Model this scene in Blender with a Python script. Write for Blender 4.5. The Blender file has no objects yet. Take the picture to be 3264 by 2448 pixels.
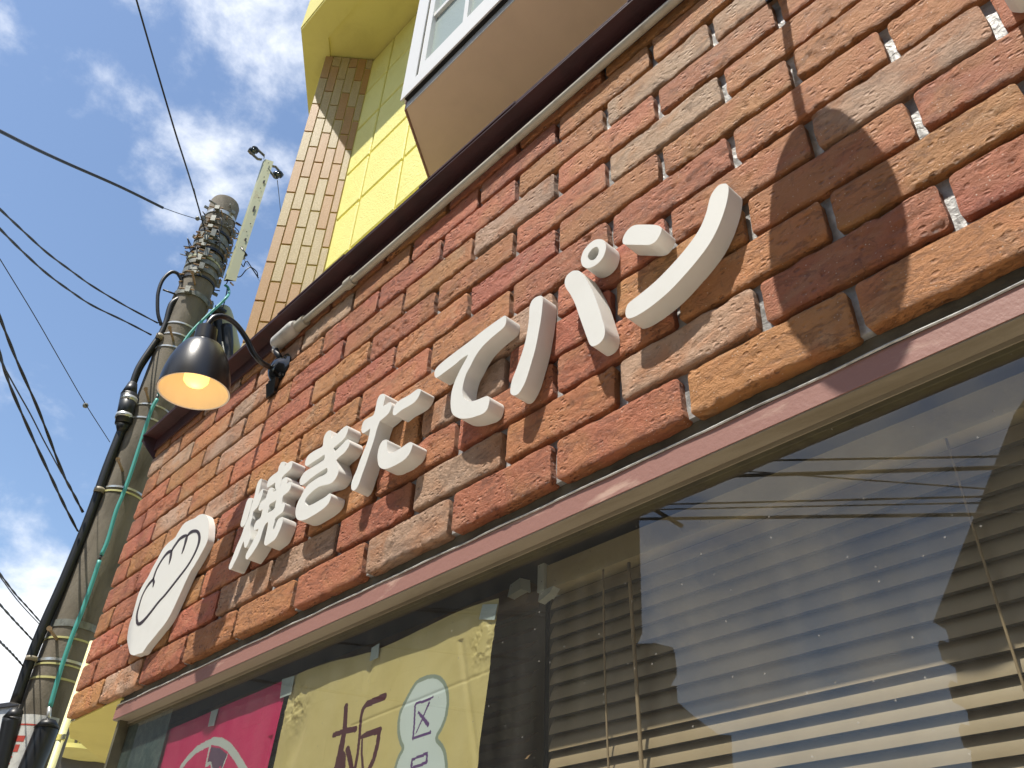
import bpy, math, random
import numpy as np
from mathutils import Vector, Matrix
random.seed(7); rng = np.random.RandomState(11)
sc = bpy.context.scene
# ------------------------------------------------------------------ frame of reference
# Lengths are first laid out in wall units u (1 u = 0.733 m): x along the shop wall, y into the wall
# (brick faces at y = 0), z above eye level.  All meshes are stored in metres, the ground at z = 0.
S = 0.733; EYE = 1.5
R = np.array([[.682414, .729956, .038417], [-.415311, .430439, -.801398], [-.601521, .53093, .596897]])
F = 2735.; CX, CY = 1632., 1224.
def W(p):
    p = np.asarray(p, float); q = p * S; q[..., 2] += EYE; return q
# camera
cd = bpy.data.cameras.new('camera'); cam = bpy.data.objects.new('camera', cd); sc.collection.objects.link(cam)
M = Matrix(((R[0, 0], -R[1, 0], -R[2, 0]), (R[0, 1], -R[1, 1], -R[2, 1]), (R[0, 2], -R[1, 2], -R[2, 2]))).to_4x4()
M.translation = Vector(W([0, -1, 0])); cam.matrix_world = M
cd.sensor_width = 36; cd.lens = 36 * F / 3264; cd.clip_start = .02; cd.clip_end = 2000
sc.camera = cam
# light
SUN = Vector((-.04, .42, -.906)).normalized()
sl = bpy.data.lights.new('sun', 'SUN'); sl.energy = 5.0; sl.angle = math.radians(.53); sl.color = (1, .94, .84)
so = bpy.data.objects.new('sun', sl); sc.collection.objects.link(so)
so.rotation_euler = SUN.to_track_quat('-Z', 'Y').to_euler(); so.location = (0, -8, 15)
sc.view_settings.view_transform = 'Standard'; sc.view_settings.look = 'None'
sc.view_settings.exposure = .38; sc.view_settings.gamma = 1; sc.view_settings.use_curve_mapping = False
def ray(px, py):
    return R.T @ np.array([px - CX, py - CY, F])
def on_y(px, py, Y=0.):            # point of the plane y = Y seen at a spot of the photograph
    r = ray(px, py); return r * ((1 + Y) / r[1]) - [0, 1, 0]
def on_x(px, py, X):
    r = ray(px, py); return r * (X / r[0]) - [0, 1, 0]
def on_z(px, py, Z):
    r = ray(px, py); return r * (Z / r[2]) - [0, 1, 0]
def at_d(px, py, D):               # point at horizontal distance D
    r = ray(px, py); return r * (D / math.hypot(r[0], r[1])) - [0, 1, 0]
# world: sky with clouds
world = bpy.data.worlds.new('World'); sc.world = world; world.use_nodes = True
nt = world.node_tree; N = nt.nodes; L = nt.links; N.clear()
wo = N.new('ShaderNodeOutputWorld'); bg = N.new('ShaderNodeBackground'); bg.inputs[1].default_value = .15
sky = N.new('ShaderNodeTexSky'); sky.sky_type = 'NISHITA'; sky.sun_disc = False
sky.sun_elevation = math.radians(65); sky.sun_rotation = math.radians(175); sky.air_density = 1.1; sky.dust_density = .5; sky.ozone_density = 1.2
tc = N.new('ShaderNodeTexCoord')
def nmath(op, a, b=None, c=None, tree=None):
    t = tree or nt; n = t.nodes.new('ShaderNodeMath'); n.operation = op
    for i, v in enumerate((a, b, c)):
        if v is None: continue
        if isinstance(v, (int, float)): n.inputs[i].default_value = v
        else: t.links.new(v, n.inputs[i])
    return n.outputs[0]
mpn = N.new('ShaderNodeMapping'); mpn.inputs['Scale'].default_value = (1, 1, 1.5); L.new(tc.outputs['Generated'], mpn.inputs[0])
n1 = N.new('ShaderNodeTexNoise'); n1.inputs['Scale'].default_value = 8.5; n1.inputs['Detail'].default_value = 13; n1.inputs['Roughness'].default_value = .60; n1.inputs['Distortion'].default_value = .1
L.new(mpn.outputs[0], n1.inputs[0])
n2 = N.new('ShaderNodeTexNoise'); n2.inputs['Scale'].default_value = 2.1; n2.inputs['Detail'].default_value = 3; L.new(mpn.outputs[0], n2.inputs[0])
def lobe(d, lo, hi):
    v = N.new('ShaderNodeVectorMath'); v.operation = 'DOT_PRODUCT'; L.new(tc.outputs['Generated'], v.inputs[0]); v.inputs[1].default_value = Vector(d).normalized()
    m = N.new('ShaderNodeMapRange'); m.interpolation_type = 'SMOOTHSTEP'; L.new(v.outputs['Value'], m.inputs[0]); m.inputs[1].default_value = lo; m.inputs[2].default_value = hi
    return m.outputs[0]
la = lobe((-.52, .19, .83), .94, .995); lc = lobe((-.945, .21, .24), .988, .998); lb = lobe((-.72, .09, .69), .965, .995)
lr = lobe((-.30, -.79, .52), .90, .995)
bias = nmath('ADD', nmath('ADD', nmath('MULTIPLY', la, .19), nmath('MULTIPLY', lc, .34)), nmath('MULTIPLY', lr, .17))
bias = nmath('SUBTRACT', bias, nmath('MULTIPLY', lb, .05))
den = nmath('ADD', nmath('ADD', nmath('MULTIPLY', n1.outputs[0], .75), nmath('MULTIPLY', n2.outputs[0], .32)), bias)
mr = N.new('ShaderNodeMapRange'); mr.interpolation_type = 'SMOOTHSTEP'; L.new(den, mr.inputs[0]); mr.inputs[1].default_value = .56; mr.inputs[2].default_value = .84; mr.inputs[4].default_value = .97
n3 = N.new('ShaderNodeTexNoise'); n3.inputs['Scale'].default_value = 9; n3.inputs['Detail'].default_value = 5; L.new(mpn.outputs[0], n3.inputs[0])
cr = N.new('ShaderNodeMix'); cr.data_type = 'RGBA'; L.new(n3.outputs[0], cr.inputs[0]); cr.inputs[6].default_value = (5.0, 5.3, 5.8, 1); cr.inputs[7].default_value = (7.4, 7.5, 7.7, 1)
mx = N.new('ShaderNodeMix'); mx.data_type = 'RGBA'; L.new(mr.outputs[0], mx.inputs[0]); L.new(sky.outputs[0], mx.inputs[6]); L.new(cr.outputs[2], mx.inputs[7])
L.new(mx.outputs[2], bg.inputs[0]); L.new(bg.outputs[0], wo.inputs[0])

# ------------------------------------------------------------------ materials
class Mat:
    def __init__(s, name, col=(.5, .5, .5), rough=.7, metal=0., spec=.5):
        s.m = bpy.data.materials.new(name); s.m.use_nodes = True; s.t = s.m.node_tree; s.b = s.t.nodes['Principled BSDF']
        s.b.inputs['Base Color'].default_value = (*col, 1); s.b.inputs['Roughness'].default_value = rough
        s.b.inputs['Metallic'].default_value = metal; s.b.inputs['Specular IOR Level'].default_value = spec; s.col = col
        tcn = s.t.nodes.new('ShaderNodeTexCoord'); oi = s.t.nodes.new('ShaderNodeObjectInfo')
        v = s.t.nodes.new('ShaderNodeVectorMath'); v.operation = 'SCALE'; v.inputs[0].default_value = (37, 91, 53); s.t.links.new(oi.outputs['Random'], v.inputs[3])
        a = s.t.nodes.new('ShaderNodeVectorMath'); s.t.links.new(tcn.outputs['Object'], a.inputs[0]); s.t.links.new(v.outputs[0], a.inputs[1])
        s.co = a.outputs[0]; s.rand = oi.outputs['Random']
    def noise(s, scale, detail=4, rough=.55, dist=0., stretch=(1, 1, 1)):
        mp = s.t.nodes.new('ShaderNodeMapping'); mp.inputs['Scale'].default_value = stretch; s.t.links.new(s.co, mp.inputs[0])
        n = s.t.nodes.new('ShaderNodeTexNoise'); n.inputs['Scale'].default_value = scale; n.inputs['Detail'].default_value = detail
        n.inputs['Roughness'].default_value = rough; n.inputs['Distortion'].default_value = dist; s.t.links.new(mp.outputs[0], n.inputs[0]); return n.outputs[0]
    def ramp(s, v, a, b, o0=0., o1=1.):
        m = s.t.nodes.new('ShaderNodeMapRange'); m.interpolation_type = 'SMOOTHSTEP'; s.t.links.new(v, m.inputs[0])
        for i, x in enumerate((a, b, o0, o1)): m.inputs[i + 1].default_value = x
        return m.outputs[0]
    def mix(s, fac, a, b):
        m = s.t.nodes.new('ShaderNodeMix'); m.data_type = 'RGBA'
        if isinstance(fac, (int, float)): m.inputs[0].default_value = fac
        else: s.t.links.new(fac, m.inputs[0])
        for i, x in ((6, a), (7, b)):
            if isinstance(x, tuple): m.inputs[i].default_value = (*x, 1)
            else: s.t.links.new(x, m.inputs[i])
        return m.outputs[2]
    def color(s, c): s.t.links.new(c, s.b.inputs['Base Color']); return s
    def rough(s, v): s.t.links.new(v, s.b.inputs['Roughness']); return s
    def bump(s, h, dist=.001, strength=1.):
        b = s.t.nodes.new('ShaderNodeBump'); b.inputs['Strength'].default_value = strength; b.inputs['Distance'].default_value = dist
        s.t.links.new(h, b.inputs['Height']); s.t.links.new(b.outputs[0], s.b.inputs['Normal']); return s
    def m_(s, op, a, b=None): return nmath(op, a, b, None, s.t)
def worn(name, col, dark, rough=.6, scale=6, amt=(.45, .75), bump=.0004, bscale=120, metal=0., stretch=(1, 1, 1), spec=.5):
    m = Mat(name, col, rough, metal, spec)
    c = m.mix(m.ramp(m.noise(scale, 6, .6, .3, stretch), *amt), col, dark)
    m.color(c); m.bump(m.noise(bscale, 4), bump); return m.m
def brick_mat(name, base, t1, t2, dark):
    m = Mat(name, base, .66, 0, .5)
    c = m.mix(m.ramp(m.noise(9, 3, .5, .5), .46, .64), base, t1)
    c = m.mix(m.ramp(m.noise(16, 5, .65, .8, (.6, 1, 1.2)), .54, .72, 0, .7), c, t2)
    c = m.mix(m.ramp(m.noise(60, 6, .75, .6), .52, .72, 0, .7), c, dark)
    g = m.noise(34, 7, .68, .5, (.38, 1, 1.2)); patch = m.ramp(m.noise(13, 2), .42, .60)
    crack = m.m_('MULTIPLY', m.ramp(m.m_('ABSOLUTE', m.m_('SUBTRACT', g, .5)), .0, .022, 1, 0), patch)
    vp = m.t.nodes.new('ShaderNodeTexVoronoi'); vp.inputs['Scale'].default_value = 120; vp.inputs['Randomness'].default_value = 1
    mpv = m.t.nodes.new('ShaderNodeMapping'); mpv.inputs['Scale'].default_value = (.62, 1, 1); m.t.links.new(m.co, mpv.inputs[0]); m.t.links.new(mpv.outputs[0], vp.inputs[0])
    pit = m.m_('MULTIPLY', m.ramp(vp.outputs['Distance'], .10, .42, 1, 0), m.ramp(m.noise(20, 4, .6), .46, .56))
    c = m.mix(m.m_('MAXIMUM', m.m_('MULTIPLY', crack, .3), m.m_('MULTIPLY', pit, .5)), c, dark)  # cracks and pits darkened: mostly their sun shading put into the colour
    bc = m.t.nodes.new('ShaderNodeHueSaturation'); m.t.links.new(c, bc.inputs['Color'])
    m.t.links.new(m.ramp(m.rand, 0, 1, .88, 1.10), bc.inputs['Value']); m.t.links.new(m.ramp(m.m_('FRACT', m.m_('MULTIPLY', m.rand, 7.3)), 0, 1, .496, .506), bc.inputs['Hue'])
    vo = m.t.nodes.new('ShaderNodeTexVoronoi'); vo.inputs['Scale'].default_value = 250; m.t.links.new(m.co, vo.inputs[0])
    sp = m.t.nodes.new('ShaderNodeSeparateColor'); m.t.links.new(vo.outputs['Color'], sp.inputs[0])
    fleck = m.m_('MULTIPLY', m.ramp(vo.outputs['Distance'], .0, .30, 1, 0), m.ramp(sp.outputs[0], .86, .89))
    m.color(m.mix(fleck, bc.outputs[0], (.85, .72, .56)))
    m.rough(m.ramp(fleck, 0, 1, .66, .25))
    h = m.m_('ADD', m.m_('MULTIPLY', m.noise(70, 7, .80, .4, (.7, 1, 1)), 1.5), m.m_('MULTIPLY', m.noise(300, 4, .7), .45))
    rg = m.m_('SUBTRACT', 1., m.m_('ABSOLUTE', m.m_('SUBTRACT', m.m_('MULTIPLY', m.noise(30, 7, .68, .9, (.62, 1, 1.1)), 4.), 2.)))
    h = m.m_('ADD', h, m.m_('MULTIPLY', m.m_('MULTIPLY', rg, rg), .30))
    h = m.m_('SUBTRACT', h, m.m_('ADD', m.m_('MULTIPLY', crack, .6), m.m_('MULTIPLY', pit, .95)))
    m.bump(h, .0068, 1.0); return m.m
RED = brick_mat('red_brick', (.55, .172, .085), (.55, .205, .085), (.60, .27, .15), (.28, .085, .045))
ORA = brick_mat('orange_brick', (.57, .245, .085), (.56, .21, .08), (.60, .34, .18), (.30, .12, .05))
PAL = brick_mat('pale_brick', (.62, .40, .26), (.60, .30, .15), (.66, .46, .33), (.34, .20, .12))
mm = Mat('mortar', (.30, .30, .29), .36); mm.color(mm.mix(mm.ramp(mm.noise(30, 5), .4, .7), (.27, .27, .265), (.50, .50, .49))).bump(mm.noise(90, 5, .6, .6), .003); MORTAR = mm.m
WHITE = Mat('white_letter', (.80, .80, .76), .55); WHITE.color(WHITE.mix(WHITE.ramp(WHITE.noise(14, 5), .45, .8), (.69, .69, .65), (.655, .65, .605))); WHITE.bump(WHITE.noise(700, 3), .00025); WHITE = WHITE.m
BLACKLINE = Mat('dark_print', (.035, .02, .02), .5).m
def two(name, a, b, rough, sc_=20, lo=.4, hi=.7, bd=.0006, bs=150, metal=0, spec=.5, stretch=(1, 1, 1)):
    m = Mat(name, a, rough, metal, spec); m.color(m.mix(m.ramp(m.noise(sc_, 6, .6, .4, stretch), lo, hi), a, b)); m.bump(m.noise(bs, 5, .6), bd); return m.m
MAROON = two('maroon_paint', (.055, .018, .02), (.035, .013, .015), .5, 12)
PIPEW = two('conduit_paint', (.46, .43, .35), (.34, .30, .23), .5, 25, .5, .75)
BOXW = two('junction_box_paint', (.60, .58, .53), (.40, .36, .30), .45, 14, .5, .8)
BOARD = two('brown_frame_paint', (.31, .155, .125), (.50, .33, .26), .55, 16, .56, .66, .0006, 140, stretch=(.25, 1, 1))
SILL = two('grey_beige_frame', (.30, .26, .19), (.20, .165, .11), .55, 18, .45, .75, stretch=(.2, 1, 1))
OLIVE = two('olive_frame', (.13, .115, .065), (.09, .08, .05), .45, 18)
SOFF = two('recess_cement', (.17, .155, .115), (.09, .085, .065), .8, 16, .4, .7, .002, 80)
CAULK = two('sealant_line', (.62, .63, .60), (.35, .35, .33), .3, 60)
SUNPATCH = two('sun_patch_cream', (.9, .84, .66), (.8, .72, .55), .6)  # cream colour standing in for sun patches on the sealant bead; not assigned
YEL = two('yellow_paint', (.90, .84, .27), (.86, .79, .23), .6, 8, .4, .8, .0045, 95)
YEL2 = two('smooth_yellow_paint', (.78, .70, .20), (.70, .62, .17), .6, 7, .4, .8, .001, 60)
TAN1 = two('tan_tile_glaze', (.40, .225, .085), (.44, .26, .11), .5, 160, .45, .6, .0012, 260, 0, .3)
TAN2 = two('cream_tile_glaze', (.42, .325, .165), (.50, .40, .225), .5, 160, .45, .6, .0012, 260, 0, .3)
TAN3 = two('peach_tile_glaze', (.41, .255, .12), (.45, .29, .155), .5, 160, .45, .6, .0012, 260, 0, .3)
GROUT = two('tile_grout', (.10, .08, .055), (.07, .055, .04), .9)
PINK = two('pinkish_soffit_paint', (.82, .64, .50), (.77, .60, .47), .7, 5, .35, .7, .0004, 200)
FRAMEW = Mat('white_window_frame', (.80, .80, .77), .35).m
ALU = two('aluminium_trim', (.50, .50, .48), (.42, .42, .40), .4, 30)
FROST = Mat('frosted_glass', (.33, .40, .37), .35); FROST.bump(FROST.noise(60, 4, .55, 1.5), .0016); FROST = FROST.m
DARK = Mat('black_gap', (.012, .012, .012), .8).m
GBLK = Mat('gloss_black_paint', (.012, .012, .013), .32, 0, .6); GBLK.bump(GBLK.noise(300, 3), .00012); GBLK = GBLK.m
GBLK2 = Mat('wet_gloss_black', (.008, .008, .008), .12, 0, .7).m
INNERW = Mat('white_enamel', (.85, .80, .70), .4).m
CONC = two('pole_concrete', (.19, .165, .125), (.095, .08, .055), .85, 6, .42, .68, .0022, 90, stretch=(1, 1, .35))
GALV = two('galvanised_steel', (.24, .245, .21), (.14, .14, .115), .5, 26, .4, .7, .0008, 90, .35)
RUST = two('rusty_bolt', (.36, .22, .10), (.24, .18, .12), .7, 60)
CREAMST = two('pale_green_steel', (.43, .44, .28), (.36, .30, .17), .5, 14, .58, .72)
BAND = Mat('steel_strap', (.62, .62, .58), .3, .6).m
YBAND = Mat('yellowed_strap', (.55, .52, .22), .5).m
RUB = Mat('black_rubber', (.013, .014, .016), .42).m
TEAL = Mat('teal_cable_cover', (.075, .36, .32), .45).m
WIRE = Mat('wire_black', (.014, .014, .016), .5).m
CERAM = Mat('dark_glazed_insulator', (.02, .03, .04), .15).m
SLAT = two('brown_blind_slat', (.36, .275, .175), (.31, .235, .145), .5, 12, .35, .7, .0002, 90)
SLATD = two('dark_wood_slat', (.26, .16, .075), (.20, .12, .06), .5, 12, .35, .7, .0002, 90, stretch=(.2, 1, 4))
HEADR = two('beige_headrail', (.50, .42, .27), (.44, .36, .22), .45, 12)
CORD = Mat('blind_cord', (.35, .26, .16), .7).m
CLEARP = Mat('milky_plastic', (.62, .64, .58), .3).m
TAPE = Mat('silver_tape', (.46, .53, .52), .35); TAPE.bump(TAPE.noise(130, 3), .001); TAPE = TAPE.m
PY = two('yellow_poster_print', (.62, .52, .235), (.57, .47, .20), .45, 10, bd=.0006, bs=40)
PP = two('magenta_poster_print', (.60, .03, .135), (.56, .025, .12), .45, 10)
PG = Mat('poster_grey', (.52, .58, .56), .45).m
PPU = Mat('poster_purple', (.125, .075, .13), .5).m
PMA = Mat('poster_maroon_ink', (.085, .018, .032), .5).m
PVI = Mat('poster_violet_ink', (.115, .045, .19), .5).m
PBL = Mat('poster_pale_blue', (.60, .68, .68), .5).m
POU = Mat('poster_grey_green_outline', (.25, .30, .25), .5).m
FILM = two('dark_teal_film', (.05, .085, .085), (.09, .13, .125), .5, 60, .45, .6, .001, 220)
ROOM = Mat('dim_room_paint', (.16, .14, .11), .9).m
ASPH = two('aged_asphalt', (.25, .225, .19), (.20, .18, .155), .9, 30, .3, .7, .003, 60)
PAVE = two('light_concrete_pavement', (.46, .39, .30), (.38, .32, .25), .85, 5, .3, .7, .001, 60)
DKWALL = two('grey_render', (.16, .15, .13), (.12, .11, .10), .85, 3)
WHW = two('white_render', (.6, .6, .58), (.5, .5, .48), .8, 3)
ROOF = two('dark_roof', (.03, .03, .035), (.05, .05, .05), .6)
PAINTR = Mat('red_print', (.42, .05, .03), .6).m
PAINTW = two('white_wrap', (.58, .58, .54), (.42, .42, .40), .6, 20)
BULB = bpy.data.materials.new('lit_bulb'); BULB.use_nodes = True; b_ = BULB.node_tree.nodes['Principled BSDF']
b_.inputs['Base Color'].default_value = (1, .8, .4, 1); b_.inputs['Emission Color'].default_value = (1, .60, .14, 1); b_.inputs['Emission Strength'].default_value = 1.5
# window glass: reflects by Fresnel, lets the rest through, a little dust
GLASS = bpy.data.materials.new('shop_glass'); GLASS.use_nodes = True; t = GLASS.node_tree; t.nodes.clear()
o_ = t.nodes.new('ShaderNodeOutputMaterial'); tr = t.nodes.new('ShaderNodeBsdfTransparent'); tr.inputs[0].default_value = (.84, .86, .82, 1)
gl = t.nodes.new('ShaderNodeBsdfGlossy'); gl.inputs['Roughness'].default_value = .004; gl.inputs[0].default_value = (1, 1, 1, 1)
fr = t.nodes.new('ShaderNodeFresnel'); gg = t.nodes.new('ShaderNodeNewGeometry'); t.links.new(nmath('SUBTRACT', 1.52, nmath('MULTIPLY', gg.outputs['Backfacing'], 1.52 - 1 / 1.52, None, t), None, t), fr.inputs[0])
m1 = t.nodes.new('ShaderNodeMixShader'); t.links.new(nmath('MINIMUM', nmath('MULTIPLY', fr.outputs[0], 1.5, None, t), 1., None, t), m1.inputs[0]); t.links.new(tr.outputs[0], m1.inputs[1]); t.links.new(gl.outputs[0], m1.inputs[2])
df = t.nodes.new('ShaderNodeBsdfDiffuse'); df.inputs[0].default_value = (.6, .58, .52, 1)
tcg = t.nodes.new('ShaderNodeTexCoord'); mg = t.nodes.new('ShaderNodeMapping'); mg.inputs['Scale'].default_value = (4, 1, .5); t.links.new(tcg.outputs['Object'], mg.inputs[0])
ng = t.nodes.new('ShaderNodeTexNoise'); ng.inputs['Scale'].default_value = 6; ng.inputs['Detail'].default_value = 8; t.links.new(mg.outputs[0], ng.inputs[0])
vg = t.nodes.new('ShaderNodeTexVoronoi'); vg.inputs['Scale'].default_value = 70; t.links.new(tcg.outputs['Object'], vg.inputs[0])
sg = t.nodes.new('ShaderNodeSeparateColor'); t.links.new(vg.outputs['Color'], sg.inputs[0])
def mrange(tree, v, a, b, c, d):
    m = tree.nodes.new('ShaderNodeMapRange'); tree.links.new(v, m.inputs[0])
    for i, x in enumerate((a, b, c, d)): m.inputs[i + 1].default_value = x
    return m.outputs[0]
spk = nmath('MULTIPLY', mrange(t, vg.outputs['Distance'], .03, .10, 1, 0), mrange(t, sg.outputs[1], .9, .93, 0, .35), None, t)
m2 = t.nodes.new('ShaderNodeMixShader'); t.links.new(nmath('ADD', mrange(t, ng.outputs[0], .4, .75, .012, .05), spk, None, t), m2.inputs[0])
t.links.new(m1.outputs[0], m2.inputs[1]); t.links.new(df.outputs[0], m2.inputs[2]); t.links.new(m2.outputs[0], o_.inputs[0])

# ------------------------------------------------------------------ object helpers
def tagged(o, label=None, cat=None, group=None, kind=None):
    if label: o['label'] = label
    if cat: o['category'] = cat
    if group: o['group'] = group
    if kind: o['kind'] = kind
    return o
def base_of(v): return np.array([(v[:, 0].min() + v[:, 0].max()) / 2, (v[:, 1].min() + v[:, 1].max()) / 2, v[:, 2].min()])
def mk(name, v, f, mat, parent=None, smooth=False, mids=None, auto=None):
    """mesh object from vertices in wall units"""
    v = W(np.array(v, float).reshape(-1, 3)); o0 = base_of(v)
    me = bpy.data.meshes.new(name); me.from_pydata((v - o0).tolist(), [], [tuple(int(i) for i in q) for q in f])
    for m in (mat if isinstance(mat, (list, tuple)) else [mat]): me.materials.append(m)
    if mids is not None: me.polygons.foreach_set('material_index', np.asarray(mids, np.int32))
    if smooth: me.polygons.foreach_set('use_smooth', [True] * len(me.polygons))
    if auto: 
        try: me.set_sharp_from_angle(angle=math.radians(auto))
        except Exception: pass
    me.update(); o = bpy.data.objects.new(name, me); sc.collection.objects.link(o)
    put(o, o0, parent); return o
WLOC = {}
def put(o, loc, parent=None):
    if parent is not None:
        o.parent = parent; o.location = Vector(loc) - WLOC[parent.name]
    else: o.location = loc
    WLOC[o.name] = Vector(loc)
def thing(name, loc, label, cat, group=None, kind=None):
    o = bpy.data.objects.new(name, None); sc.collection.objects.link(o); o.empty_display_size = .1
    put(o, W(loc)); return tagged(o, label, cat, group, kind)
class B:
    def __init__(s): s.v = []; s.f = []; s.n = 0
    def add(s, v, f):
        s.v += [tuple(map(float, p)) for p in v]; s.f += [tuple(i + s.n for i in q) for q in f]; s.n = len(s.v); return s
    def box(s, x0, x1, y0, y1, z0, z1):
        return s.hexa([(x0, y0, z0), (x1, y0, z0), (x1, y1, z0), (x0, y1, z0), (x0, y0, z1), (x1, y0, z1), (x1, y1, z1), (x0, y1, z1)])
    def hexa(s, p): return s.add(p, [(3, 2, 1, 0), (4, 5, 6, 7), (0, 1, 5, 4), (1, 2, 6, 5), (2, 3, 7, 6), (3, 0, 4, 7)])
    def prism(s, poly, off):
        """closed polygon (3-D points) swept by the vector off"""
        n = len(poly); a = [np.array(p, float) for p in poly]; b = [p + np.array(off) for p in a]
        return s.add(a + b, [tuple(range(n))[::-1], tuple(range(n, 2 * n))] + [(i, (i + 1) % n, n + (i + 1) % n, n + i) for i in range(n)])
    def tube(s, pts, r, k=10, cap=True):
        pts = [np.array(p, float) for p in pts]; n = len(pts); rr = r if hasattr(r, '__len__') else [r] * n
        T = []
        for i in range(n):
            d = pts[min(i + 1, n - 1)] - pts[max(i - 1, 0)]; T.append(d / (np.linalg.norm(d) + 1e-12))
        a = np.cross(T[0], [0, 0, 1.]);
        if np.linalg.norm(a) < .05: a = np.cross(T[0], [1., 0, 0])
        a /= np.linalg.norm(a); V = []
        for i in range(n):
            a = a - T[i] * (a @ T[i]); a /= np.linalg.norm(a) + 1e-12; b = np.cross(T[i], a)
            V += [pts[i] + rr[i] * (a * math.cos(2 * math.pi * j / k) + b * math.sin(2 * math.pi * j / k)) for j in range(k)]
        Fc = [(i * k + j, i * k + (j + 1) % k, (i + 1) * k + (j + 1) % k, (i + 1) * k + j) for i in range(n - 1) for j in range(k)]
        if cap: Fc += [tuple(range(k))[::-1], tuple((n - 1) * k + j for j in range(k))]
        return s.add(V, Fc)
    def lathe(s, c, ax, prof, k=40):
        """prof: (distance along axis, radius)"""
        c = np.array(c, float); ax = np.array(ax, float); ax /= np.linalg.norm(ax)
        a = np.cross(ax, [1., 0, 0]); a /= np.linalg.norm(a); b = np.cross(ax, a); V = []
        for h, r in prof:
            V += [c + ax * h + r * (a * math.cos(2 * math.pi * j / k) + b * math.sin(2 * math.pi * j / k)) for j in range(k)]
        return s.add(V, [(i * k + j, i * k + (j + 1) % k, (i + 1) * k + (j + 1) % k, (i + 1) * k + j) for i in range(len(prof) - 1) for j in range(k)])
    def mk(s, name, mat, parent=None, smooth=False, auto=None): return mk(name, s.v, s.f, mat, parent, smooth, auto=auto)
def smooth_path(p, m=6):
    p = [np.array(q, float) for q in p]; q = [2 * p[0] - p[1]] + p + [2 * p[-1] - p[-2]]; out = []
    for i in range(1, len(q) - 2):
        for j in range(m):
            t = j / m; out.append(.5 * (2 * q[i] + (q[i + 1] - q[i - 1]) * t + (2 * q[i - 1] - 5 * q[i] + 4 * q[i + 1] - q[i + 2]) * t * t + (3 * q[i] - q[i - 1] - 3 * q[i + 1] + q[i + 2]) * t ** 3))
    out.append(p[-1]); return out
# lattice value noise (2-D)
_tab = rng.rand(256, 256)
def vnoise(x, y):
    xi = np.floor(x).astype(int); yi = np.floor(y).astype(int); fx = x - xi; fy = y - yi; fx = fx * fx * (3 - 2 * fx); fy = fy * fy * (3 - 2 * fy)
    g = lambda a, b: _tab[a % 256, b % 256]
    return (g(xi, yi) * (1 - fx) + g(xi + 1, yi) * fx) * (1 - fy) + (g(xi, yi + 1) * (1 - fx) + g(xi + 1, yi + 1) * fx) * fy
def fbm(x, y, o=4, g=.5):
    s = 0; a = 1; t = 0
    for i in range(o): s = s + a * vnoise(x * 2 ** i + 17.3 * i, y * 2 ** i + 5.1 * i); t += a; a *= g
    return s / t

# ------------------------------------------------------------------ setting: ground, road
tagged(B().box(-60, 60, -60, 60, -2.25, -2.05).mk('ground', ASPH), kind='structure')
tagged(B().box(-40, 30, -3.2, -.02, -2.05, -1.88).mk('pavement', PAVE), kind='structure')

# ------------------------------------------------------------------ brick wall
wall = thing('brick_wall', (-1.5, .02, .8), 'rustic brick-clad sign wall of red, orange and pale bricks above the shop window', 'wall')
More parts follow.
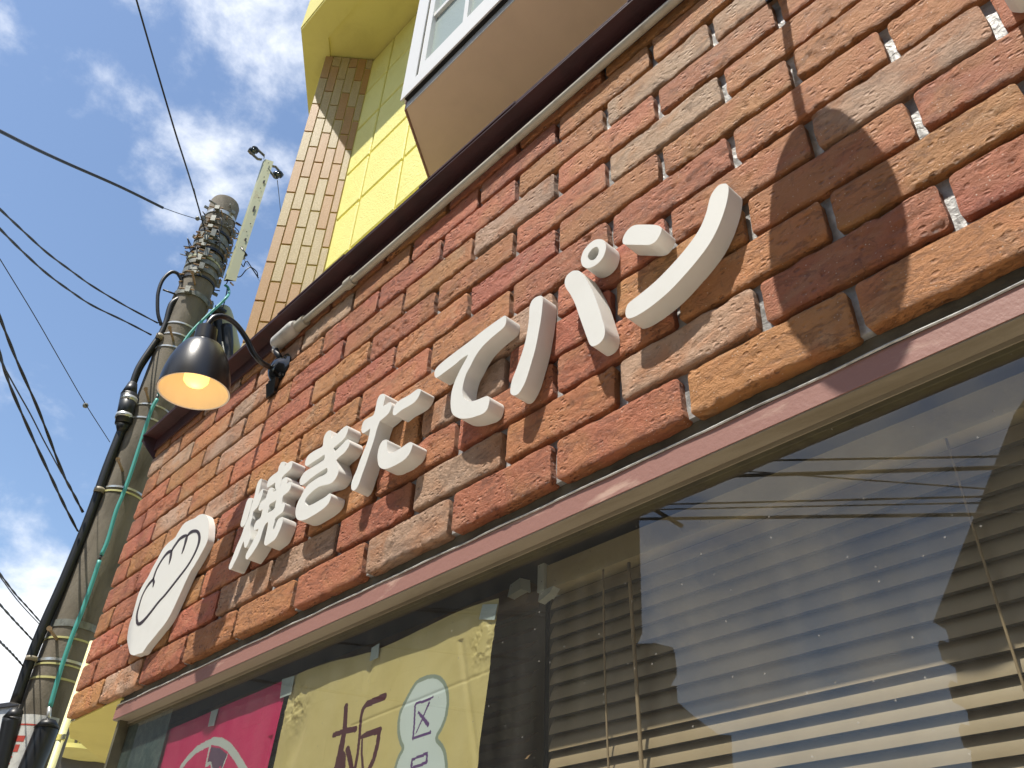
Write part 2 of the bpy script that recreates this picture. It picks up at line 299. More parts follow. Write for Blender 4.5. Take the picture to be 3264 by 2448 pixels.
# bed behind the bricks, with the cement strip showing under the lowest course
B().box(-3.488, .9, .0165, .09, .8310, 2.035).mk('mortar_bed', MORTAR, wall)
B().box(-3.075, .9, .0300, .089, .7928, .8306).mk('cement_strip', SOFF, wall)
ROWS = ['OPROORPRROOR', 'RRORPPRPOPRR', 'RRORRORRROOR', 'ORRORROPROOR', 'RRORROOPROPR', 'ROOPOOROROOO'.replace('OROROOO', 'ORORROO'), 'RPOROROROOOO', 'RROPRORORPOO', 'ROPOROOPROOO', 'OPOPORRROPPO', 'PORPPORROOOO', 'OOPOROOROOPO']
def brick(x0, x1, z0, z1, col, seed):
    w = x1 - x0; h = z1 - z0; near = (x1 > -2.2); nx = max(6, int(w / (.0048 if near else .0075))); nz = 18 if near else 12
    q = np.random.RandomState(seed); ox, oz = q.rand(2) * 90
    U, V = np.meshgrid(np.linspace(0, 1, nx + 1), np.linspace(0, 1, nz + 1))
    ex = lambda t, k: (fbm(t * 26 + ox + k * 31, t * 0 + oz + k, 4) - .5) * .0075
    Z0 = z0 + ex(U * w, 1); Z1 = z1 + ex(U * w, 2) * .8; X0 = x0 + ex(V * h, 3) * .8; X1 = x1 + ex(V * h, 4) * .8
    X = X0 + (X1 - X0) * U; Z = Z0 + (Z1 - Z0) * V
    dx = np.minimum(X - X0, X1 - X); dz = np.minimum(Z - Z0, Z1 - Z); rc = .008          # rounded corners
    k = np.clip(1 - dx / rc, 0, 1) * np.clip(1 - dz / rc, 0, 1)
    X = X + np.where(U < .5, 1, -1) * k * .0028; Z = Z + np.where(V < .5, 1, -1) * k * .0028
    px, pz = X * S, Z * S
    a = q.choice([0, 1, 2], p=[.4, .35, .25]); th = q.uniform(-.5, .5); cx, cz = px * math.cos(th) + pz * math.sin(th), pz * math.cos(th) - px * math.sin(th)
    wx = fbm(cx * 14 + ox, cz * 14 + oz, 3)
    rid = 1 - np.abs(2 * fbm(cx * 26 + ox + 2.4 * wx, cz * 58 + oz + 2.0 * wx, 4, .55) - 1)          # wrinkled ridges
    pit = np.clip(fbm(px * 75 + oz, pz * 75 + ox, 3) - .57, 0, 1) * 3.2
    big = fbm(px * 11 + ox, pz * 16 + oz, 2)
    patch = np.clip((fbm(px * 9 + oz, pz * 12 + ox, 2) - .38) * 4, 0, 1)
    rel =   .0014 * big + (np.array([.0042, .0020, .0010])[a]) * (rid - .6) * 2 * patch - (np.array([.0016, .0052, .0020])[a]) * pit * patch + .0012 * fbm(px * 130, pz * 130, 2)
    e = np.minimum(dx, dz); edge = np.clip(1 - e / .0045, 0, 1) ** 2 * (.0020 + .0012 * big)
    Y = -.0005 - rel + edge + q.uniform(-.0015, .0015)
    v = np.stack([X, Y, Z], -1).reshape(-1, 3); f = []
    I = np.arange((nx + 1) * (nz + 1)).reshape(nz + 1, nx + 1)
    f = np.stack([I[:-1, :-1], I[:-1, 1:], I[1:, 1:], I[1:, :-1]], -1).reshape(-1, 4).tolist()
    ring = list(I[0, :]) + list(I[1:, -1]) + list(I[-1, -2::-1]) + list(I[-2:0:-1, 0]); n = len(ring); b0 = len(v)
    r1 = v[ring].copy(); c_ = np.array([(x0 + x1) / 2, 0, (z0 + z1) / 2]); r1[:, 1] = .027; nn = fbm(r1[:, 0] * 60, r1[:, 2] * 60, 2) - .5
    r1[:, 0] += nn * .002; r1[:, 2] += nn * .002; v = np.vstack([v, v[ring], r1])
    f += [(b0 + (i + 1) % n, b0 + i, b0 + n + i, b0 + n + (i + 1) % n) for i in range(n)]
    mk('brick', v, f, col, wall, smooth=True)
cm = {'R': RED, 'O': ORA, 'P': PAL}; sd = 100
for r in range(12):
    z0 = .8248 + r * .1017; z1 = z0 + .0892
    js = [(-.372 - .3144 * k) if r % 2 == 0 else (-.2055 - .3148 * k) for k in range(11, -3, -1)]
    js = [-3.505] + [j + rng.uniform(-.003, .003) for j in js if -3.47 < j < .9] + [.9]
    for i in range(len(js) - 1):
        c = ROWS[r][i] if i < len(ROWS[r]) else random.choice('ROOP')
        x0 = js[i] + (.0085 if i else 0); x1 = js[i + 1] - .0085
        if i == 0: x0 += rng.uniform(0, .01)
        brick(x0, x1, z0 + rng.uniform(-.001, .001), z1 + rng.uniform(-.001, .001), cm[c], sd); sd += 1

# ------------------------------------------------------------------ raised letters and the bread sign
def outline(pts, m=5):
    n = len(pts); cor = [i for i in range(n) if len(pts[i]) > 2]; P = [np.array(p[:2], float) for p in pts]
    if not cor:
        q = smooth_path([P[-2], P[-1]] + P + [P[0], P[1]], m); return q[2 * m:2 * m + n * m]
    out = []
    for a, b in zip(cor, cor[1:] + [cor[0] + n]):
        seg = [P[i % n] for i in range(a, b + 1)]; out += smooth_path(seg, m)[:-1] if len(seg) > 2 else [seg[0]]
    return out
def extrude_shape(name, loops, y0, y1, mat, parent, bevel=.0006):
    cu = bpy.data.curves.new(name, 'CURVE'); cu.dimensions = '2D'; cu.fill_mode = 'BOTH'
    P = np.vstack([np.array(l) for l in loops]); o0 = W([(P[:, 0].min() + P[:, 0].max()) / 2, (y0 + y1) / 2, P[:, 1].min()])
    for l in loops:
        sp = cu.splines.new('POLY'); sp.points.add(len(l) - 1); sp.use_cyclic_u = True
        for i, (x, z) in enumerate(l): sp.points[i].co = (x * S - o0[0], z * S + EYE - o0[2], 0, 1)
    cu.extrude = (y1 - y0) * S / 2
    tmp = bpy.data.objects.new('tmp', cu); sc.collection.objects.link(tmp)
    me = bpy.data.meshes.new_from_object(tmp.evaluated_get(bpy.context.evaluated_depsgraph_get()))
    bpy.data.objects.remove(tmp); bpy.data.curves.remove(cu)
    me.transform(Matrix.Rotation(math.pi / 2, 4, 'X')); me.name = name; me.materials.clear(); me.materials.append(mat)
    me.polygons.foreach_set('use_smooth', [abs(p.normal.y) < .5 for p in me.polygons]); me.set_sharp_from_angle(angle=math.radians(35))
    o = bpy.data.objects.new(name, me); sc.collection.objects.link(o); put(o, o0, parent); return o
def px_loop(pts, crop, Y):
    ox, oy, s = crop if crop else (0, 0, 1)
    full = [((p[0] / s + ox, p[1] / s + oy) + tuple(p[2:])) for p in pts]
    pl = [(on_y(p[0], p[1], Y)[0], on_y(p[0], p[1], Y)[2]) + tuple(p[2:]) for p in full]
    return outline(pl)
L1 = (720, 1440, 3.966); L2 = (700, 1620, 3.966); L3 = (900, 1340, 3.966); L5 = (1100, 1200, 3.1725); L7 = (1360, 980, 3.1725)
K3 = (1600, 900, 3.456); D_ = (1600, 600, 2.6587); L9 = (1760, 560, 1.983); L10 = (1760, 720, 3.966); L11 = (380, 1600, 3.1725)
def a2b(p): return ((p[0] / 3.966 + 700 - 720) * 3.966, (p[1] / 3.966 + 1620 - 1440) * 3.966) + tuple(p[2:])   # crop L2 -> crop L1
YF = -.046
letters = [
 ('yaki', 'white raised kanji 焼 on the brick wall, first letter right of the bread sign', 'letter', [
  [([(292, 588), (325, 583), (337, 600), (325, 655), (303, 745), (268, 855), (238, 922), (210, 946), (192, 946), (185, 912), (200, 850), (225, 760), (250, 670), (270, 615)], L1)],
  [([(455, 342), (430, 350), (405, 385), (385, 450), (365, 540), (343, 620), (318, 700), (290, 810), (262, 880)] + [a2b(p) for p in [(310, 240), (290, 300), (260, 380), (220, 470), (170, 600), (130, 700), (117, 742), (120, 768), (132, 773), (152, 758), (182, 700), (222, 620), (262, 520), (290, 445), (303, 415, 1), (308, 445), (312, 482), (322, 498), (337, 490), (360, 450), (380, 400), (385, 360), (383, 300), (385, 230), (395, 180), (410, 130), (415, 90), (428, 40, 1)]] + [(390, 710), (412, 675), (432, 620), (455, 560), (467, 505), (475, 472), (455, 478), (430, 512), (410, 542, 1), (425, 480), (440, 420), (450, 365)], L1)],
  [([(730, 125), (700, 135), (682, 165), (667, 200), (660, 240), (640, 262), (600, 290), (560, 325), (535, 360), (521, 410), (520, 438), (530, 450), (560, 430), (595, 408), (625, 385, 1), (623, 420), (622, 450), (638, 487, 1), (592, 520, 1), (592, 490), (593, 462), (575, 452), (550, 465), (532, 500), (517, 550), (500, 590), (455, 625), (430, 660), (415, 710), (414, 735), (430, 745), (450, 732), (464, 725, 1), (455, 770), (440, 825), (420, 850), (390, 870)] + [a2b(p) for p in [(455, 180), (437, 220), (433, 255), (441, 277), (460, 270), (492, 258, 1), (480, 300), (465, 340), (430, 400), (400, 460), (360, 530), (335, 580), (328, 620), (334, 640), (350, 645), (375, 620), (420, 560), (470, 480), (510, 400), (540, 300), (565, 230), (585, 192), (615, 172, 1), (608, 220), (598, 270), (580, 350), (568, 400), (562, 440), (570, 465), (586, 472), (610, 460), (650, 430), (690, 400), (720, 360), (750, 300), (775, 240), (795, 180), (801, 140), (799, 115), (785, 112), (750, 130), (725, 165), (710, 210), (695, 250), (680, 280), (670, 286, 1), (675, 240), (690, 190), (698, 150), (710, 120), (750, 85), (790, 55), (808, 25)]] + [(745, 680), (748, 652), (735, 645), (705, 655, 1), (708, 620), (718, 580), (730, 550), (770, 520), (800, 490), (820, 450), (828, 410), (823, 383), (800, 385), (770, 402, 1), (780, 370), (782, 335), (765, 320), (735, 330), (710, 360), (697, 400), (690, 430), (677, 465, 1), (690, 420), (702, 370), (710, 326, 1), (740, 290), (790, 245), (825, 205), (840, 160), (845, 128), (833, 117), (805, 127), (775, 150), (740, 184, 1), (750, 160), (752, 135)], L1),
   ([(635, 612), (600, 635), (560, 660), (545, 690), (540, 730), (528, 768), (545, 765), (590, 740), (615, 710), (627, 655)], L1)]]),
 ('ki', 'white raised hiragana き between the 焼 and the た', 'letter', [
  [([(605, 125), (570, 140), (540, 180), (522, 230), (515, 290), (503, 332), (440, 365), (380, 400), (330, 440), (300, 490), (285, 540), (290, 568), (310, 575), (350, 550), (420, 505), (480, 465), (530, 430, 1), (535, 462), (523, 500), (480, 530), (400, 580), (330, 620), (280, 655), (240, 710), (220, 760), (220, 800), (240, 818), (280, 800), (350, 740), (430, 680), (500, 635), (562, 598, 1), (572, 630), (560, 665), (520, 692), (450, 725), (390, 765), (330, 810), (280, 870), (240, 950), (200, 1025), (175, 1095), (165, 1155), (172, 1215), (195, 1255), (240, 1265), (300, 1250), (380, 1205), (470, 1150), (540, 1095), (590, 1035), (612, 975), (615, 940), (603, 922), (580, 935), (530, 975), (460, 1015), (390, 1055), (330, 1077), (298, 1065), (285, 1035), (300, 985), (340, 935), (400, 880), (470, 835), (540, 817), (600, 800), (650, 765), (690, 705), (710, 645), (706, 600), (692, 550), (680, 502, 1), (720, 460), (780, 410), (820, 360), (845, 310), (849, 270), (835, 242), (810, 248), (760, 300), (700, 360), (660, 396, 1), (642, 352, 1), (700, 300), (760, 250), (800, 200), (825, 140), (833, 90), (820, 68), (790, 78), (740, 120), (690, 170), (618, 230, 1), (613, 180), (612, 145)], L3)]]),
 ('ta', 'white raised hiragana た of three strokes between き and て', 'letter', [
  [([(385, 175), (350, 190), (325, 240), (312, 300), (298, 360), (278, 397), (230, 420), (190, 450), (170, 500), (165, 545), (175, 572), (200, 565), (235, 540), (255, 525, 1), (245, 580), (225, 660), (190, 750), (150, 850), (115, 950), (85, 1017), (65, 1077), (62, 1127), (75, 1152), (100, 1147), (135, 1097), (170, 997), (210, 887), (250, 767), (290, 647), (320, 537), (350, 452, 1), (400, 410), (440, 370), (463, 325), (471, 285), (462, 260), (440, 265), (410, 285), (385, 300, 1), (392, 260), (403, 220), (405, 188)], L5)],
  [([(750, 125), (720, 135), (650, 185), (570, 230), (520, 270), (492, 320), (482, 370), (490, 392), (515, 385), (570, 340), (640, 300), (700, 260), (740, 210), (762, 160), (765, 137)], L5)],
  [([(415, 638), (375, 655), (345, 710), (328, 790), (330, 860), (345, 910), (380, 933), (430, 930), (520, 890), (600, 840), (650, 780), (675, 720), (683, 685), (670, 665), (640, 670), (590, 705), (530, 745), (475, 770), (440, 772), (426, 745), (424, 690), (426, 652)], L5)]]),
 ('te', 'white raised hiragana て with its hooked lower bowl, between た and パ', 'letter', [
  [([(790, 82), (750, 105), (650, 175), (550, 250), (450, 330), (350, 405), (250, 480), (150, 560), (100, 610), (80, 650), (80, 690), (95, 710), (125, 695), (200, 640), (280, 580), (350, 520), (418, 475, 1), (405, 510), (360, 590), (310, 690), (270, 790), (250, 870), (242, 950), (245, 1021), (262, 1076), (300, 1106), (350, 1123), (430, 1119), (510, 1096), (570, 1072), (610, 1031), (630, 971), (635, 925), (620, 898), (590, 901), (530, 926), (470, 946), (430, 946), (385, 926), (365, 881), (362, 821), (375, 751), (400, 671), (440, 596), (495, 490), (560, 400), (640, 320), (710, 260), (770, 210), (797, 170), (805, 130), (803, 97)], L7)]]),
 ('pa', 'white raised katakana パ with its small ring, between て and ン', 'letter', [
  [([(420, 147), (380, 160), (340, 190), (312, 240), (302, 300), (298, 400), (285, 500), (260, 640), (220, 780), (160, 950), (110, 1080), (92, 1180), (97, 1225), (130, 1245), (180, 1225), (230, 1150), (270, 1060), (320, 900), (370, 720), (405, 540), (430, 400), (445, 260), (450, 185), (440, 152)], K3)],
  [([(625, 697), (590, 705), (550, 740), (532, 790), (540, 840), (580, 900), (620, 980), (650, 1070), (690, 1180), (730, 1290), (750, 1330), (780, 1338), (830, 1310), (865, 1260), (872, 1190), (850, 1110), (820, 1010), (780, 900), (730, 800), (690, 735), (658, 703)], D_)],
  [([(600, 168), (540, 178), (470, 225), (400, 310), (367, 400), (365, 450), (385, 505), (430, 530), (490, 525), (570, 480), (640, 400), (675, 310), (678, 240), (655, 185)], L10), ([(560, 265), (510, 285), (465, 340), (450, 385), (457, 412), (487, 432), (532, 425), (570, 380), (590, 322), (583, 282)], L10)]]),
 ('n', 'white raised katakana ン with its long sweeping stroke, last whole letter on the right', 'letter', [
  [([(1200, 308), (1120, 314), (1068, 350), (1030, 410), (1022, 455), (1040, 475), (1100, 478), (1180, 480), (1240, 480), (1290, 460), (1330, 410), (1352, 355), (1342, 325), (1290, 310)], D_)],
  [([(1085, 50), (1050, 62), (1015, 105), (995, 150), (975, 230), (940, 320), (890, 400), (820, 490), (740, 580), (650, 670), (560, 745), (490, 800), (470, 830), (463, 870), (475, 900), (510, 895), (560, 870), (640, 815), (740, 730), (830, 635), (920, 530), (1000, 420), (1060, 300), (1100, 180), (1115, 90), (1106, 56)], L9)]]),
]
for nm, lab, cat, strokes in letters:
    loopsets = [[px_loop(p, c, YF) for p, c in st] for st in strokes]
    allp = np.vstack([np.array(l) for ls in loopsets for l in ls])
    t_ = thing('sign_letter', (allp[:, 0].mean(), YF, allp[:, 1].min()), lab, cat, 'raised letters of the bakery sign')
    for ls in loopsets: extrude_shape('stroke', ls, YF, -.0035, WHITE, t_)
# the next letter, of which only a corner enters the picture at its top right
t_ = thing('sign_letter', (.1, YF, 1.2), 'corner of a further white letter cut off at the top right of the picture', 'letter', 'raised letters of the bakery sign')
extrude_shape('stroke', [outline([(-.031, 1.262), (-.026, 1.244), (-.004, 1.232), (.10, 1.232), (.21, 1.235), (.235, 1.25), (.225, 1.27), (.16, 1.28), (.0, 1.278), (-.02, 1.274)])], YF, -.0035, WHITE, t_)
extrude_shape('stroke', [outline([(.08, 1.275), (.08, 1.10), (.0, 1.06), (-.0, 1.035), (.23, 1.035), (.23, 1.06), (.125, 1.08), (.125, 1.275)])], YF, -.0035, WHITE, t_)

YL = -.0257
bread = px_loop([(840, 122), (800, 135), (760, 165), (700, 190), (650, 225), (600, 300), (560, 365), (500, 410), (440, 480), (380, 590), (340, 660), (290, 760), (240, 840), (195, 930), (163, 1040), (130, 1158), (100, 1250), (84, 1345), (82, 1410), (95, 1480), (112, 1535), (150, 1550), (190, 1536), (236, 1520), (285, 1450), (390, 1320), (512, 1150), (640, 960), (760, 640 + 2), (830, 520), (890, 400), (905, 300), (907, 220), (895, 160), (872, 130)][:27] + [(700, 745), (760, 642), (830, 520), (890, 400), (905, 300), (907, 220), (895, 160), (872, 130)], L11, YL)
logo = thing('bread_sign', (-2.85, YL, 1.0), 'white cut-out board with a black loaf outline, left of the letters', 'sign')
extrude_shape('board', [bread], YL, -.003, WHITE, logo)
def ribbon(name, pts, crop, Y, mat, parent, proud=.0012):
    ox, oy, s = crop; q = smooth_path([(p[0] / s + ox, p[1] / s + oy, p[2] / s) for p in pts], 5)
    V = []; n = len(q)
    for i in range(n):
        d = q[min(i + 1, n - 1)][:2] - q[max(i - 1, 0)][:2]; d /= np.linalg.norm(d) + 1e-9; w_ = max(q[i][2], .3) / 2
        for sgn in (1, -1):
            c = q[i][:2] + sgn * w_ * np.array([-d[1], d[0]]); V.append(on_y(c[0], c[1], Y))
    V = np.array(V); A = V.copy(); A[:, 1] = Y - proud; Bk = V.copy(); Bk[:, 1] = Y + .0005; m = 2 * n
    f = [(2 * i, 2 * i + 1, 2 * i + 3, 2 * i + 2) for i in range(n - 1)] + [(2 * i, 2 * i + 2, m + 2 * i + 2, m + 2 * i) for i in range(n - 1)] + [(2 * i + 1, m + 2 * i + 1, m + 2 * i + 3, 2 * i + 3) for i in range(n - 1)]
    return mk(name, np.vstack([A, Bk]), f, mat, parent)
def q12(p): return ((p[0] / 3.966) * 3.1725, (p[1] / 3.966 + 200) * 3.1725, p[2] * .8)
ribbon('loaf_outline', [(688, 350, 5), (712, 318, 20), (745, 297, 28), (785, 295, 30), (808, 325, 26), (812, 380, 22), (795, 450, 16), (750, 550, 13), (690, 650, 13), (610, 755, 14), (520, 870, 14), (460, 945, 14)] + [q12(p) for p in [(500, 470, 18), (400, 600, 20), (330, 685, 24), (275, 738, 34), (240, 745, 38), (226, 700, 26), (228, 620, 18), (250, 530, 13), (290, 400, 11), (340, 300, 12), (385, 235, 20), (425, 190, 18), (445, 172, 5)]], L11, YL, BLACKLINE, logo)
ribbon('loaf_cut', [(346, 790, 6), (352, 760, 12), (380, 680, 11), (430, 590, 12), (475, 530, 17), (505, 505, 26), (530, 492, 20), (542, 486, 6)], L11, YL, BLACKLINE, logo)
ribbon('loaf_cut', [(530, 500, 5), (545, 470, 14), (575, 425, 15), (610, 378, 18), (645, 352, 26), (672, 338, 22), (690, 330, 6)], L11, YL, BLACKLINE, logo)
ribbon('loaf_cut', [(344, 765, 6), (350, 800, 22), (348, 830, 14), (340, 864, 2)], L11, YL, BLACKLINE, logo)
ribbon('loaf_cut', [(537, 490, 6), (526, 530, 20), (517, 580, 16), (503, 634, 2)], L11, YL, BLACKLINE, logo)
ribbon('loaf_cut', [(692, 336, 6), (680, 375, 22), (665, 430, 16), (650, 480, 14), (633, 525, 4)], L11, YL, BLACKLINE, logo)

# ------------------------------------------------------------------ eave flashing and conduit
fl = thing('eave_flashing', (-1.5, 0, 2.04), 'dark maroon sheet-metal eave running along the top of the brick wall', 'eave')
xs = [-3.525] + [-3.2 + .42 * k for k in range(10)] + [.9]
for i in range(len(xs) - 1):
    z = 2.0415 + (i % 2) * .0035; y = -.066 - (i % 2) * .002
    B().add([(xs[i] - .012, y, z), (xs[i + 1], y, z), (xs[i + 1], .70, z + .16), (xs[i] - .012, .70, z + .16), (xs[i] - .012, y - .001, z + .006), (xs[i + 1], y - .001, z + .006), (xs[i + 1], .70, z + .172), (xs[i] - .012, .70, z + .172)],
            [(3, 2, 1, 0), (4, 5, 6, 7), (0, 1, 5, 4), (1, 2, 6, 5), (2, 3, 7, 6), (3, 0, 4, 7)]).mk('roof_sheet', MAROON, fl)
B().box(-3.505, .9, -.0655, .0155, 2.0362, 2.0400).mk('soffit_strip', MAROON, fl)
B().box(-3.50, .9, -.012, -.004, 1.976, 2.0360).mk('eave_board', MAROON, fl)
B().hexa([(-3.535, -.064, 2.015), (-3.50, .0, 1.935), (-3.50, .03, 1.935), (-3.535, .03, 2.03), (-3.53, -.064, 2.045), (-3.495, .0, 2.04), (-3.495, .03, 2.04), (-3.53, .03, 2.045)]).mk('end_cap', MAROON, fl)
cp = thing('electric_conduit', (-1.5, -.02, 2.0), 'thin cream conduit pipe under the maroon eave, ending in an elongated box', 'pipe')
zc_ = lambda x: 1.9630 + .010 * math.sin(2.1 * x + 2.2)
B().tube([(x, -.0225, zc_(x)) for x in np.linspace(-2.235, .9, 40)], .0122, 14).mk('pipe', PIPEW, cp, True)
B().tube([(-2.275, -.0225, zc_(-2.25)), (-2.222, -.0225, zc_(-2.22))], .0195, 16).mk('coupling', PIPEW, cp, True, 40)
B().tube([(-1.965, -.0225, zc_(-1.965)), (-1.925, -.0225, zc_(-1.925))], .0180, 16).mk('coupling', PIPEW, cp, True, 40)
B().tube([(-2.425, -.028, 1.950), (-2.418, -.028, 1.952), (-2.405, -.028, 1.955), (-2.29, -.028, 1.958), (-2.28, -.026, 1.957), (-2.275, -.024, 1.956)], [.008, .021, .0275, .0275, .025, .015], 18).mk('junction_box', BOXW, cp, True, 50)
B().tube([(-2.405, -.028, 1.945), (-2.402, -.028, 1.912)], [.0145, .0125], 12).mk('cable_gland', BOXW, cp, True, 50)

# ------------------------------------------------------------------ gooseneck lamps
def lamp(dx, label, lit):
    X = -2.385 + dx
    t_ = thing('wall_lamp', (X, 0, 1.80), label, 'lamp', 'gooseneck wall lamps over the sign')
    B().lathe((X + .008, .001, 1.826), (0, -1, 0), [(0, .001), (0, .066), (.007, .067), (.013, .058), (.019, .046), (.032, .036), (.039, .024), (.042, .001)], 36).mk('wall_plate', GBLK2, t_, True, 35)
    for a in (.6, 2.2, 3.9, 5.4): B().lathe((X + .008 + .053 * math.cos(a), -.010, 1.826 + .053 * math.sin(a)), (0, -1, 0), [(0, .0052), (.006, .0052), (.009, .003), (.0095, .0001)], 10).mk('plate_bolt', GBLK2, t_, True, 40)
    b = B(); b.hexa([(X - .034, -.010, 1.722), (X + .018, -.010, 1.722), (X + .018, -.002, 1.722), (X - .034, -.002, 1.722), (X - .034, -.024, 1.775), (X + .034, -.024, 1.775), (X + .034, -.002, 1.775), (X - .034, -.002, 1.775)]); b.mk('bracket_foot', GBLK2, t_)
    arm = smooth_path([(X, -.038, 1.826), (X, -.076, 1.829), (X, -.113, 1.852), (X, -.150, 1.893), (X, -.198, 1.927), (X, -.243, 1.934), (X, -.277, 1.911), (X, -.291, 1.870), (X, -.289, 1.850)], 6)
    B().tube(arm, .0098, 14).mk('arm', GBLK, t_, True)
    top = np.array([X, -.2885, 1.858]); rim = np.array([X, -.267, 1.603]); ax = (rim - top) / np.linalg.norm(rim - top); H = np.linalg.norm(rim - top)
    prof = [(0, .001), (0, .012), (.002, .028), (.006, .034), (.061, .037), (.063, .041), (.068, .041)]
    for a in np.linspace(0, 1, 14):
        prof.append((.068 + (H - .068) * a, .041 + (.1115 - .041) * (math.sin(a * math.pi / 2) ** .56 if a > 0 else 0) * (.96 + .04 * a)))
    outer = prof + [(H + .002, .1145), (H + .004, .1145), (H + .005, .113)]
    B().lathe(top, ax, outer, 56).mk('shade', GBLK, t_, True, 50)
    inn = [(H + .005, .113), (H + .003, .1095)] + [(h + .004 if h > .09 else h + .012, max(r - .0035, .001)) for h, r in reversed(prof[8:])] + [(.086, .001)]
    B().lathe(top, ax, inn, 56).mk('shade_lining', INNERW, t_, True, 60)
    c0 = top + ax * (H - .062)
    B().lathe(c0, ax, [(-.05, .013), (-.03, .016), (-.012, .030), (.008, .040), (.024, .0395), (.036, .031), (.0435, .017), (.046, .0005)], 32).mk('bulb', BULB, t_, True)
    B().tube(smooth_path([(X + .008, -.014, 1.868), (X + .008, -.022, 1.885), (X - .004, -.027, 1.900), (X - .017, -.028, 1.925)], 5), .0105, 10).mk('cable', WIRE, t_, True)
    if lit:
        pl = bpy.data.lights.new('bulb_light', 'POINT'); pl.energy = .05; pl.color = (1, .58, .22); pl.shadow_soft_size = .02
        po = bpy.data.objects.new('bulb_light', pl); sc.collection.objects.link(po); po.location = W(c0 + ax * .058)
    return t_
lamp(0, 'black gooseneck lamp with a lit yellow bulb on the left part of the brick wall', True)
lamp(2.036, 'second black gooseneck lamp above the picture, whose shade shadows the bricks on the right', False)

# ------------------------------------------------------------------ shop window
win = thing('shop_window', (-1.3, .05, -.9), 'large fixed shop window with weathered brown head frame below the brick wall', 'window')
b = B(); n = 60
X_ = np.linspace(-3.062, .9, n)
B().box(-3.062, .9, .018, .056, .7508, .7925).mk('head_frame', BOARD, win)
B().box(-3.060, .9, .0195, .0555, .7478, .7504).mk('head_frame_underside', SILL, win)
B().box(-3.03, .9, .0560, .0590, .7405, .7504).mk('head_groove', SILL, win)
B().box(-3.03, .9, .0592, .0750, .7330, .7504).mk('sash_rail', OLIVE, win)
V = []
for x in X_: V += [(x, .0165, .7930 + .0008 * math.sin(31 * x)), (x, .0165, .7962 + .0010 * math.sin(19 * x))]
b = B(); b.tube([(x, .0160 + .0006 * math.sin(23 * x), .7945 + .0008 * math.sin(31 * x)) for x in np.linspace(-3.05, .9, 90)], .0021, 6); b.mk('sealant_bead', CAULK, win, True)
B().box(-3.045, -3.027, .03, .08, -1.5, .7505).mk('jamb', OLIVE, win)
mk('glass_pane', [(-3.027, .0620, -1.5), (.9, .0620, -1.5), (.9, .0620, .745), (-3.027, .0620, .745)], [(0, 1, 2, 3)], GLASS, win)
mk('film_strip', [(-3.027, .0645, -1.5), (-2.70, .0645, -1.5), (-2.70, .0645, .735), (-3.027, .0645, .735)], [(0, 1, 2, 3)], FILM, win)
# wall below and beside the window, inside room
B().box(-3.045, .9, .02, .2, -2.05, -1.5).mk('stall_riser', WHW, win)
room = thing('shop_interior', (-1.2, 2, -2), 'dim shop room behind the window blinds', 'room')
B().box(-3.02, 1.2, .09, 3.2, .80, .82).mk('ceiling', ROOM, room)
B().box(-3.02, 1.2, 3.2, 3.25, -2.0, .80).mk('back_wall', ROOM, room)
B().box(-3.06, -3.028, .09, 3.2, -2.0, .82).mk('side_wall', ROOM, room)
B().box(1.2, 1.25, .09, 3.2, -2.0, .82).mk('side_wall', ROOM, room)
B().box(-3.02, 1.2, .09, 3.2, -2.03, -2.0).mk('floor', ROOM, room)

def blind(x0, x1, ztop, zbot, pitch, wd, tilt, mat, label, zslat, yb=.184):
    t_ = thing('venetian_blind', ((x0 + x1) / 2, yb, zbot), label, 'blind')
    k = 0; z = zslat; q = random.Random(int(-x0 * 100))
    while z > zbot:
        a = tilt + q.uniform(-.03, .03); m = 5; V = []; sag = q.uniform(-.0006, .0006)
        for j in range(m + 1):
            u = j / m - .5; cur = .0022 * (1 - 4 * u * u)
            y = yb + u * wd * math.cos(a) * 1.0 - cur * math.sin(a); zz = z + u * wd * math.sin(a) + cur * math.cos(a)
            V += [(x0, y, zz + sag), (x1, y, zz - sag)]
        V2 = [(a_[0], a_[1] + .0006, a_[2] + .0004) for a_ in V]; o = len(V)
        f = [(2 * j, 2 * j + 1, 2 * j + 3, 2 * j + 2) for j in range(m)] + [(o + 2 * j + 2, o + 2 * j + 3, o + 2 * j + 1, o + 2 * j) for j in range(m)] + [(0, o, o + 1, 1), (2 * m, 2 * m + 1, o + 2 * m + 1, o + 2 * m)]
        f += [(2 * j, 2 * j + 2, o + 2 * j + 2, o + 2 * j) for j in range(m)] + [(2 * j + 3, 2 * j + 1, o + 2 * j + 1, o + 2 * j + 3) for j in range(m)]
        mk('slat', V + V2, f, mat, t_, True, auto=50); z -= pitch; k += 1
    return t_
bl = blind(-1.183, .60, .76, -.62, .0303, .0345, math.radians(66), SLAT, 'closed beige-brown venetian blind filling the right part of the shop window', .690)
B().box(-1.200, .62, .168, .205, .715, .768).mk('headrail', HEADR, bl)
B().box(-1.205, -1.186, .160, .209, .712, .772).mk('end_cap', CLEARP, bl)
B().hexa([(-1.20, .158, .690), (-1.168, .158, .700), (-1.168, .178, .700), (-1.20, .178, .690), (-1.20, .162, .714), (-1.16, .162, .714), (-1.16, .182, .714), (-1.20, .182, .714)]).mk('end_cap', CLEARP, bl)
for px, py in ((1926, 1900), (3205, 2000)):
    p = on_y(px, py, .166); B().tube([(p[0], .165 + .003 * math.sin(z * 9), z) for z in np.linspace(.71, -.6, 30)], .0019, 6).mk('cord', CORD, bl, True)
p = on_y(2018, 1990, .158)
B().tube([(p[0] + .004 * math.sin(z * 6), .158, z) for z in np.linspace(.70, -.6, 30)], [.0035] * 30, 8).mk('tilt_wand', CORD, bl, True)
